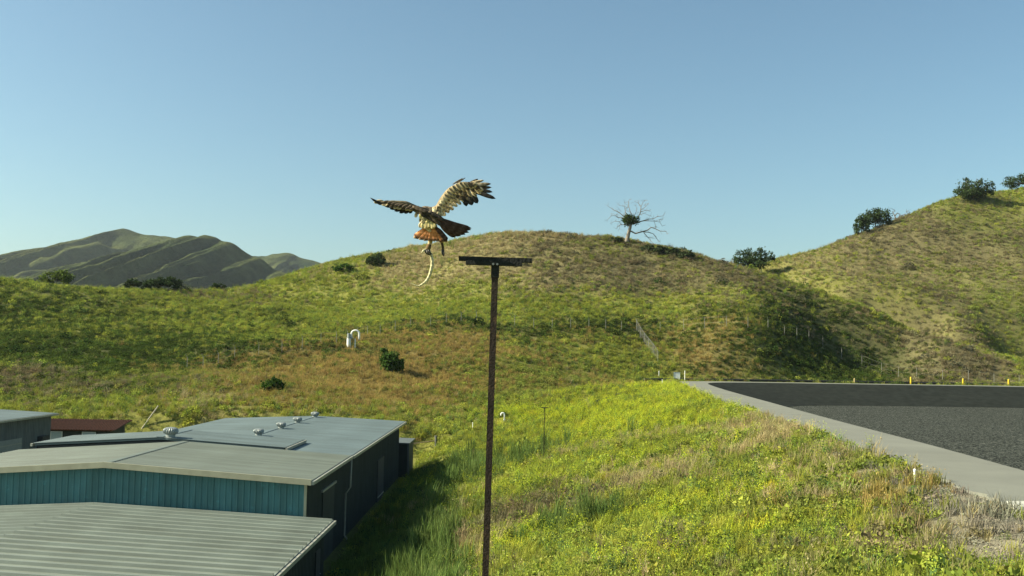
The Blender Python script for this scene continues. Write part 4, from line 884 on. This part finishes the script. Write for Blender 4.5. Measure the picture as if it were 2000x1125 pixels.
def zoomed(X, Y): return 1160+X/7.5, 370+Y/7.5
def dead_tree():
    D = hit(1224, 472)[1]; s = D/FPX
    B = at(1224, 471, D); gz = float(H(B[:1], B[1:2])[0]); t = thing('dead_tree', (B[0], B[1], min(gz, B[2])), 'bare pale dead tree with a dark leafy clump on the hill crest', 'tree')
    rnd = random.Random(5)
    def P(X, Y, dy=0): return Vector(at(*zoomed(X, Y), D+dy))
    tr = MB(); tr.tube([Vector((B[0]-.3, B[1], gz-.8)), P(485, 750), P(505, 650), P(530, 560), P(545, 480), P(555, 420)], [.85, .62, .5, .42, .36, .22], 10); tr.build('trunk', M_dead, t, smooth=True)
    BR = [([(540,610),(610,645),(700,620),(780,600),(840,555),(900,575),(970,610),(1060,615),(1070,650)], .30, -1),
          ([(720,625),(790,625),(860,645),(910,690),(930,735),(970,775)], .17, -.6), ([(735,640),(790,700),(830,750),(880,800)], .16, -1.2), ([(790,700),(870,715)], .1, -1),
          ([(560,490),(640,480),(720,460),(800,435),(870,430),(920,400),(1020,385)], .26, .8), ([(720,460),(800,460),(900,465),(970,480),(1000,540)], .15, .5), ([(900,465),(960,440),(1010,440)], .09, .8), ([(880,470),(915,560)], .08, .4),
          ([(570,450),(640,420),(680,340),(690,250),(650,200),(610,180)], .25, .3), ([(690,300),(760,250),(800,200)], .12, .6), ([(690,250),(720,190),(750,160)], .1, 0), ([(680,330),(760,305),(830,320)], .12, -.5), ([(665,370),(740,350),(830,390)], .1, -.8),
          ([(550,430),(560,380),(530,320),(510,250),(505,180),(515,150)], .2, -.4), ([(570,420),(600,370),(630,300),(615,240)], .14, .5),
          ([(540,470),(480,400),(460,330),(450,250),(385,235)], .2, -.6), ([(460,290),(500,240)], .1, 0), ([(452,260),(455,205)], .07, 0),
          ([(535,470),(450,400),(370,340),(290,300),(205,245)], .22, .6), ([(370,340),(330,300),(375,290)], .1, .2), ([(530,480),(430,420),(350,410),(310,375),(250,390),(200,445)], .18, -.4), ([(350,410),(330,360)], .08, 0),
          ([(525,540),(460,520),(395,515),(375,470),(300,465),(245,500)], .17, -.8), ([(395,515),(345,550),(335,580)], .1, -.6), ([(380,520),(375,575)], .07, -.5), ([(500,660),(455,650),(445,680)], .08, -.3)]
    for pts, r, dy in BR:
        b = MB(); m_ = len(pts); Q = [P(x, y, dy*i/m_*1.6) for i, (x, y) in enumerate(pts)]
        b.tube(Q, [max(.035, .72*r*(1-.8*i/(m_-1))) for i in range(m_)], 6)
        for i in range(1, m_):                  # twigs
            for _ in range(2):
                d = Vector((rnd.gauss(0, 1), rnd.gauss(0, .8), rnd.gauss(.35, .8))).normalized()*rnd.uniform(.7, 1.7); e = Q[i]+d; b.tube([Q[i], Q[i]+d*.5+Vector((0, 0, rnd.gauss(0, .1))), e], [.035, .028, .016], 4)
                if rnd.random() < .6: b.tube([Q[i]+d*.5, Q[i]+d*.5+Vector((rnd.gauss(0, .4), rnd.gauss(0, .3), rnd.gauss(.25, .3)))], [.024, .015], 4)
        b.build('branch', M_dead, t)
    c = P(535, 450)-t.location; cl = crown_mesh([(tuple(c), (2.1, 2.0, 1.55)), (tuple(c+Vector((-.7, 0, .3))), (1.5, 1.4, 1.1)), (tuple(c+Vector((.8, 0, -.2))), (1.4, 1.4, 1.0))], 1500, .24, LEAF['mist'], 77, 'leaf_clump')
    tag(link('leaf_clump', cl, t), 'dark round leafy clump in the bare branches')
dead_tree()
def snag():
    g = hit(1757, 428); D = g[1]; t = thing('dead_snag', g, 'low tangle of bare dead branches beside the oaks on the big hill', 'tree'); rnd = random.Random(9)
    Z = lambda X, Y: Vector(at(1630+X/5.4, 320+Y/5.4, D))
    tr = MB(); tr.tube([Z(690, 585), Z(680, 560), Z(690, 545)], [.3, .25, .18], 7); tr.build('trunk', M_bark, t)
    for pts in ([(650,585),(630,540),(615,510),(640,500),(610,475)], [(640,545),(660,520),(690,530),(685,560)], [(700,580),(705,545),(740,535),(780,545),(760,510),(775,490)], [(740,535),(780,560),(810,540),(815,515)], [(570,590),(600,572),(650,580)], [(780,530),(800,510)]):
        b = MB(); Q = [Z(*q) for q in pts]; b.tube(Q, [.22*(1-.7*i/(len(Q)-1)) for i in range(len(Q))], 5)
        for q in Q:
            for _ in range(2): b.tube([q, q+Vector((rnd.gauss(0, .7), rnd.gauss(0, .5), rnd.gauss(.3, .5)))], [.06, .03], 4)
        b.build('branch', M_bark, t)
snag()

# ================================================================== HAWK AND SNAKE
HD = 8.6; HS = HD/FPX
def B(px, py, w_=0.0): return Vector(at(px, py, HD+w_))
def feather_material(name, rough=.75):
    m, t, b = nodes(name); L = t.links.new; a = N(t, 'ShaderNodeAttribute', attribute_name='v'); tc = N(t, 'ShaderNodeTexCoord')
    no = N(t, 'ShaderNodeTexNoise'); no.inputs['Scale'].default_value = 55; no.inputs['Detail'].default_value = 5; L(tc.outputs['Object'], no.inputs['Vector'])
    r = N(t, 'ShaderNodeValToRGB'); r.color_ramp.elements[0].position = .35; r.color_ramp.elements[1].position = .65; r.color_ramp.elements[0].color = (.62, .58, .52, 1); r.color_ramp.elements[1].color = (1.15, 1.15, 1.15, 1); L(no.outputs['Fac'], r.inputs[0])
    mu = N(t, 'ShaderNodeMixRGB', blend_type='MULTIPLY'); mu.inputs[0].default_value = 1; L(a.outputs['Color'], mu.inputs[1]); L(r.outputs[0], mu.inputs[2]); L(mu.outputs[0], b.inputs['Base Color'])
    b.inputs['Roughness'].default_value = rough; b.inputs['Specular IOR Level'].default_value = .2; return m
M_feather = feather_material('hawk plumage'); M_snake = feather_material('snake scales', .45)
M_horn = mat('dark horn', (.03, .028, .022), .4, var=.2, scale=20); M_eye = mat('amber eye', (.12, .06, .01), .15, var=.1)
PAL = {'dark': ((.035, .03, .022), (.02, .02, .018), .012), 'brown': ((.13, .095, .055), (.06, .045, .028), .03), 'tan': ((.50, .42, .25), (.16, .12, .07), .10), 'cream': ((.72, .62, .38), (.60, .50, .30), .20),
       'red': ((.60, .24, .06), (.50, .18, .045), .06), 'darkred': ((.085, .042, .024), (.05, .028, .018), .02), 'mixed': ((.50, .42, .26), (.03, .028, .022), .05), 'rump': ((.80, .68, .30), (.70, .58, .28), .2)}
def feather(parent, name, a, b, wpx, pal, sag=0.0, tw=0.0, point=.55, rnd=random.Random(4)):
    a, b = Vector(a), Vector(b); d = b-a; L_ = d.length; t = d.normalized(); view = Vector((0, -1, .12)).normalized()
    side = t.cross(view).normalized(); nrm = side.cross(t).normalized(); side = side*math.cos(tw)+nrm*math.sin(tw); nrm = side.cross(t).normalized()
    if nrm.y > 0: nrm = -nrm
    W = wpx*HS/2; st = 9; ac = (-1, -.5, 0, .5, 1); V = []; C = []; base_c, tip_c, band = (np.array(PAL[pal][0]), np.array(PAL[pal][1]), PAL[pal][2]); br = rnd.uniform(.85, 1.18)
    for k in range(st):
        u = k/(st-1); ww = W*(.42+.58*min(1, u/.3))*(1 if u < point else max(.06, math.sqrt(max(0, 1-((u-point)/(1-point))**2)))); c = a+d*u+Vector((0, 0, 1))*(-sag*HS*4*u*(1-u))
        for q in ac:
            V.append(c+side*(q*ww)+nrm*(.010*(1-q*q)*(wpx/10)*.5))
            cc = base_c*(1-u**1.5)+tip_c*u**1.5
            if pal in ('dark', 'brown', 'darkred', 'mixed', 'red'): cc = cc*(1 - (.28 if int(u*8) % 2 else 0)) + band*(1 if int(u*8) % 2 == 0 else 0)
            if pal in ('tan',): cc = (np.array((.62, .53, .32)) if abs(q) > .7 or u > .9 else (np.array((.13, .095, .055)) if abs(q) < .2 else np.array((.40, .32, .19))))
            if pal == 'red' and u > .84: cc = np.array((.07, .035, .02)) if u < .93 else np.array((.55, .36, .18))
            if q == 0: cc = cc*.8
            C.append(cc*br)
    n_ = len(V); th = nrm*-.0022; V += [v+th for v in V]; C += [c*.85 for c in C]; F = []
    for k in range(st-1):
        for q in range(4):
            i = k*5+q; F.append((i, i+1, i+6, i+5)); F.append((n_+i, n_+i+5, n_+i+6, n_+i+1))
        for q, s in ((0, 1), (4, -1)):
            i = k*5+q; f = (i, i+5, n_+i+5, n_+i); F.append(f if s > 0 else f[::-1])
    F.append((4, 3, 2, 1, 0, n_, n_+1, n_+2, n_+3, n_+4)); e = (st-1)*5; F.append((e, e+1, e+2, e+3, e+4, n_+e+4, n_+e+3, n_+e+2, n_+e+1, n_+e))
    mb_ = MB(); mb_.add(V, F); me = mb_.mesh(name, M_feather, True, parent.location); set_vcol(me, np.array(C), 'v'); return link(name, me, parent)
def make_hawk():
    org = B(843, 435)
    J = [(838,444,-.02,10),(833,432,0,13.5),(840,419,.05,13),(838,412,.10,10),(829,409,.14,9.5),(822,411,.18,5),(842,455,-.04,6.5),
         (834,414,.03,8),(815,408,-.02,6),(793,397,-.06,5),(765,394,-.08,3),(742,395,-.08,1.6),
         (857,410,.04,9),(866,391,.05,9),(880,372,.05,8),(903,359,.04,5.5),(926,360,.03,3),
         (842,461,-.01,6.5),(840,474,0,4.5),(836,486,0,2.6),(857,460,.02,5.5),(863,473,.02,2.6),(865,487,.02,1.8)]
    E_ = [(0,1),(1,2),(2,3),(3,4),(4,5),(0,6),(2,7),(7,8),(8,9),(9,10),(10,11),(2,12),(12,13),(13,14),(14,15),(15,16),(0,17),(17,18),(18,19),(0,20),(20,21),(21,22)]
    me = bpy.data.meshes.new('hawk'); pos = [B(x, y, w_) for x, y, w_, r in J]; me.from_pydata([tuple(p-org) for p in pos], E_, [])
    tmp = bpy.data.objects.new('hawk', me); col.objects.link(tmp); md = tmp.modifiers.new('skin', 'SKIN')
    for i, (x, y, w_, r) in enumerate(J): d = me.skin_vertices[0].data[i]; d.radius = (r*HS, r*HS); d.use_root = (i == 1)
    sb = tmp.modifiers.new('sub', 'SUBSURF'); sb.levels = 2; sb.render_levels = 2
    dg = bpy.context.evaluated_depsgraph_get(); em = bpy.data.meshes.new_from_object(tmp.evaluated_get(dg)); bpy.data.objects.remove(tmp)
    co = np.array([v.co[:] for v in em.vertices]); JP = np.array([tuple(p-org) for p in pos]); near = np.argmin(((co[:, None]-JP[None])**2).sum(-1), 1)
    pal = {**{i: (.55, .46, .28) for i in (0, 1, 6, 17, 18, 20)}, 2: (.22, .17, .10), 3: (.16, .125, .08), 4: (.15, .12, .08), 5: (.10, .08, .06), **{i: (.06, .05, .035) for i in (7, 8)}, **{i: (.20, .16, .10) for i in (9, 10, 11)}, **{i: (.28, .22, .13) for i in (12, 13, 14, 15, 16)}, 19: (.25, .18, .05), 21: (.09, .07, .04), 22: (.09, .07, .04)}
    set_vcol(em, np.array([pal[int(i)] for i in near]), 'v'); em.materials.clear(); em.materials.append(M_feather); em.shade_smooth(); em.name = 'hawk'
    h = link('hawk', em); h.location = org
    tag(h, 'red tailed hawk with wings spread, carrying a limp snake beside the perch', 'bird')
    rnd = random.Random(12); f = lambda nm, a, b, w_, pl, **k: feather(h, nm, B(*a), B(*b), w_, pl, rnd=rnd, **k)
    # wing on the sunny side: hand, arm and long trailing feathers
    for a, b, w_, s in [((770,395,-.07),(723,386,-.10),6,7),((795,398,-.06),(737,397,-.09),8,0),((796,400,-.06),(751,403,-.09),9,0),((797,401,-.055),(761,408,-.085),9,0),((799,403,-.05),(770,412,-.08),9,0),((801,404,-.045),(780,416,-.07),9,0),((802,405,-.04),(790,417,-.06),9,0),((804,405,-.035),(800,417,-.05),9,0)]:
        f('primary_feather', a, b, w_, 'dark', sag=s)
    for k in range(11):
        t = k/10; x, y = 818-70*t, 405-11*t+3*math.sin(3*t); f('covert_feather', (x, y-2, -.075), (x-12-6*t, y+7-6*t, -.09), 8, 'tan' if k % 3 else 'brown', tw=rnd.uniform(-.3, .3))
    for k in range(8):
        t = k/7; x, y = 812-50*t, 402-8*t; f('covert_feather', (x, y, -.085), (x-13, y+8-7*t, -.1), 7, 'brown', tw=rnd.uniform(-.3, .3))
    for k in range(9):
        t = k/8; f('secondary_feather', (803+34*t, 405+8*t, -.07-.005*k), (828+34*t, 420+22*t, -.10), 9, 'dark' if k % 4 else 'brown', tw=rnd.uniform(-.15, .15))
    for k in range(6):
        t = k/5; f('covert_feather', (806+34*t, 403+10*t, -.10), (836+34*t, 415+17*t, -.115), 8, 'dark' if k % 2 else 'brown', tw=.2)
    for k, (x, y) in enumerate([(921,446),(920,449),(916,454),(909,458),(900,461),(890,463)]):  # dark fan: the shade on these feathers is put into the darkred colour
        f('secondary_feather', (850+1.6*k, 424+2.4*k, -.075-.004*k), (x, y, -.03), 9.5, 'darkred', sag=2.5, tw=rnd.uniform(-.12, .12), point=.72)
    # fanned tail
    for k, (x, y) in enumerate([(808,465),(818,468),(828,470.5),(838,472),(848,472),(857,472),(866,474),(873,472)]):
        f('tail_feather', (841+1.4*k, 442+.3*k, -.05-.003*k), (x, y, -.06), 12.5, 'red' if k < 7 else 'darkred', point=.86, tw=rnd.uniform(-.12, .12))
    # pale rump and flank plumes
    for k in range(46):
        y = rnd.uniform(414, 438); cx = 818+(y-416)*.38; x = rnd.uniform(cx-4, cx+24); f('body_feather', (x, y, -.055-.001*k), (x+rnd.uniform(-2, 4), y+rnd.uniform(8, 12), -.075), rnd.uniform(6, 9), rnd.choice(['cream', 'cream', 'rump', 'tan']), tw=rnd.uniform(-.4, .4))
    for k in range(8):
        x = 826+3.2*k; f('body_feather', (x, 434+rnd.uniform(-2, 2), -.085), (x+rnd.uniform(-2, 2), 446+rnd.uniform(-2, 2), -.095), 7, 'rump', tw=rnd.uniform(-.3, .3))
    # raised wing
    arm = [(850,412),(858,398),(867,382),(879,367),(897,357),(916,357),(930,360)]; brd = [20,26,34,38,40,30,18]
    ar = np.array(arm, float)
    def A_(t): i = t*(len(arm)-1); return np.array([np.interp(i, range(len(arm)), ar[:, 0]), np.interp(i, range(len(arm)), ar[:, 1])])
    for a, b, w_, pl, tw in [((906,374,-.01),(911,403,-.03),13,'dark',.1),((913,375,-.01),(922,401,-.03),14,'dark',0),((920,376,-.01),(933,397,-.03),12,'dark',0),((902,376,.03),(905,391,.0),11,'dark',0),((868,403,.03),(877,413,.0),11,'dark',.2),((862,405,.03),(867,417,.0),10,'dark',.2),
                         ((914,359,.02),(934,349.5,.05),5,'brown',0),((912,360,.02),(945,352,.04),6,'tan',0),((916,362,.02),(959,359,.02),8,'mixed',0),((920,366,.02),(960,366,.03),7,'brown',0),((920,368,.02),(962,375,.01),8,'dark',0),((922,371,.02),(968,388,.0),9,'dark',0),((918,372,.02),(952,381,.01),8,'dark',0)]:
        f('primary_feather' if a[0] > 910 and b[0] > 932 else 'secondary_feather', a, b, w_, pl, tw=tw)
    for row in range(4, -1, -1):
        nn = 15-row
        for k in range(nn):
            t = (k+.5)/nn*.97; p = A_(t); bw = np.interp(t*(len(arm)-1), range(len(arm)), brd); ang = np.interp(t, [0, .35, .7, 1], [.55, .62, .9, .55]); dr = np.array([math.cos(ang), math.sin(ang)])
            a = p+dr*bw*(row*.17-.04); b = p+dr*bw*(row*.17+.36); f('covert_feather', (a[0], a[1], -.03-.012*(4-row)+.02*t), (b[0]+rnd.uniform(-1, 1), b[1]+rnd.uniform(-1, 1), -.035-.010*(4-row)+.02*t), 8.5-.3*row, 'tan' if rnd.random() < .75 else ('cream' if t < .4 else 'brown'), tw=rnd.uniform(-.3, .3))
    for k in range(12):
        x, y = rnd.uniform(846, 862), rnd.uniform(402, 416); f('body_feather', (x, y, -.06-.002*k), (x+rnd.uniform(0, 4), y+rnd.uniform(6, 10), -.075), 7, rnd.choice(['cream', 'cream', 'tan']), tw=rnd.uniform(-.4, .4))
    f('covert_feather', (884,360,.0), (904,348,.02), 3, 'brown'); f('covert_feather', (892,358,.0), (909,347,.02), 2.5, 'brown')
    for k in range(9):
        x = 820+2.4*k; f('body_feather', (x, 404+rnd.uniform(-1, 2)+abs(k-4)*.4, .045), (x+5, 410+rnd.uniform(0, 3), .02), 6, 'brown')
    # head details, feet
    o = h.location
    mb_ = MB(); hp = B(818, 412, .215); mb_.tube([B(823, 411, .185), B(819.5, 411.5, .205), hp, B(816.5, 414.5, .222)], [4*HS, 2.8*HS, 1.6*HS, .3*HS], 8); mb_.build('beak', M_horn, h, True)
    for s_ in (-1, 1):
        mb_ = MB(); e = B(825, 407, .165)+Vector((s_*.022, -.0 if s_ < 0 else .03, .004)); mb_.lathe(e, [(.001, -.006), (.005, -.003), (.006, 0), (.005, .003), (.001, .006)], 8); mb_.build('eye', M_eye, h, True)
    def toe(pts, r=1.5): mb2 = MB(); mb2.tube([B(*q) for q in pts], [r*HS*k for k in (1.15, 1.1, 1.0, .8, .25)][:len(pts)], 7); mb2.build('talon', M_horn, h, True)
    toe([(836,486,0),(832,488,-.02),(831,493,-.03),(834,496,-.03),(838,497,-.02)]); toe([(836,486,0),(837,489,-.03),(840,494,-.035),(843,496,-.03),(845,495,-.015)]); toe([(836,486,0),(834,490,-.03),(836,496,-.04),(840,498,-.03),(842,497,-.01)]); toe([(836,486,0),(839,489,.02),(840,494,.03),(837,497,.03),(834,497,.02)])
    toe([(865,486,.02),(863.5,490,.01),(864,495,.0),(865,498,.0),(866.5,499,.0)]); toe([(865,486,.02),(866,490,.005),(867,495,-.005),(867,499,.0),(866,500.5,.0)]); toe([(865,486,.02),(866.5,490,.03),(866,495,.03),(865,498,.02),(864,499,.02)]); toe([(865,486,.02),(864,489,.03),(864,493,.04),(865,496,.04),(866,497,.035)])
    mb_ = MB(); mb_.tube([B(838,478,0), B(836.5,484,-.005), B(835,490,-.01)], [4.6*HS, 5.2*HS, 3.6*HS], 10); me = mb_.mesh('foot', M_feather, True, o); set_vcol(me, np.tile((.16, .11, .05), (len(me.vertices), 1)), 'v'); link('foot', me, h)
    mb_ = MB(); mb_.tube([B(864,476,.02), B(865,484,.02), B(865.3,492,.012)], [2.4*HS, 2.2*HS, 2.4*HS], 8); me = mb_.mesh('foot', M_feather, True, o); set_vcol(me, np.tile((.10, .075, .04), (len(me.vertices), 1)), 'v'); link('foot', me, h)
make_hawk()
def make_snake():
    ctl = [(824,494,-.03,1.2),(826,491,-.03,2.0),(829,488.5,-.02,2.1),(833,488,-.012,2.3),(837,490.5,-.008,2.6),(841,497,-.006,2.9),(843.5,506,-.005,3.2),(844,517,-.005,3.4),(841.5,529,-.005,3.4),(838,540,-.005,3.2),(832.5,549,-.005,2.9),(825,555,-.008,2.5),(818,558.5,-.01,1.9),(811,557,-.012,1.3),(806,554.5,-.012,.8),(802,552.5,-.012,.3)]
    C_ = np.array(ctl); tt = np.arange(len(ctl)); u = np.linspace(0, len(ctl)-1, 90)
    def cr(k):                                  # Catmull-Rom
        out = []
        for x in u:
            i = min(int(x), len(ctl)-2); f = x-i; p = [C_[max(0, min(len(ctl)-1, i+j)), k] for j in (-1, 0, 1, 2)]
            out.append(.5*(2*p[1]+(p[2]-p[0])*f+(2*p[0]-5*p[1]+4*p[2]-p[3])*f*f+(3*p[1]-p[0]-3*p[2]+p[3])*f**3))
        return out
    X, Y, W, R_ = cr(0), cr(1), cr(2), cr(3); pts = [B(x, y, w_) for x, y, w_ in zip(X, Y, W)]; n_ = 12
    mb_ = MB(); mb_.tube(pts, [max(.2, r)*HS for r in R_], n_); org = B(838, 490)
    me = mb_.mesh('snake', M_snake, True, org); C = []
    for i in range(90):
        for k in range(n_):
            stripe = (k % 12) in (0, 1, 11); sp = ((i//2) % 2 == 0) and (k % 12) in (3, 9)
            C.append((.17, .16, .07) if stripe else ((.20, .18, .09) if sp else (.66, .62, .38)))
    set_vcol(me, np.array(C), 'v'); s_ = link('snake', me); s_.location = org
    tag(s_, 'slim cream and olive snake dangling from the talons of the hawk', 'snake')
    for d in (-1, 1):
        mb_ = MB(); e = B(825, 492, -.03)+Vector((d*.003, -.008, .003)); mb_.lathe(e, [(.0004, -.002), (.002, 0), (.0004, .002)], 6); mb_.build('eye', M_horn, s_, org=org)
make_snake()

# ================================================================== HAZE
mb = MB(); mb.box((0, 1500, 150), (9000, 9000, 400)); hz = mb.build('haze', None); tag(hz, 'thin pale afternoon haze over the valley', None, kind='stuff')
m = bpy.data.materials.new('thin haze'); m.use_nodes = True; t = m.node_tree; t.nodes.clear(); o_ = N(t, 'ShaderNodeOutputMaterial'); v_ = N(t, 'ShaderNodeVolumePrincipled')
v_.inputs['Color'].default_value = (.80, .90, 1.0, 1); v_.inputs['Density'].default_value = .00004; v_.inputs['Anisotropy'].default_value = .2; t.links.new(v_.outputs[0], o_.inputs['Volume'])
hz.data.materials.append(m)
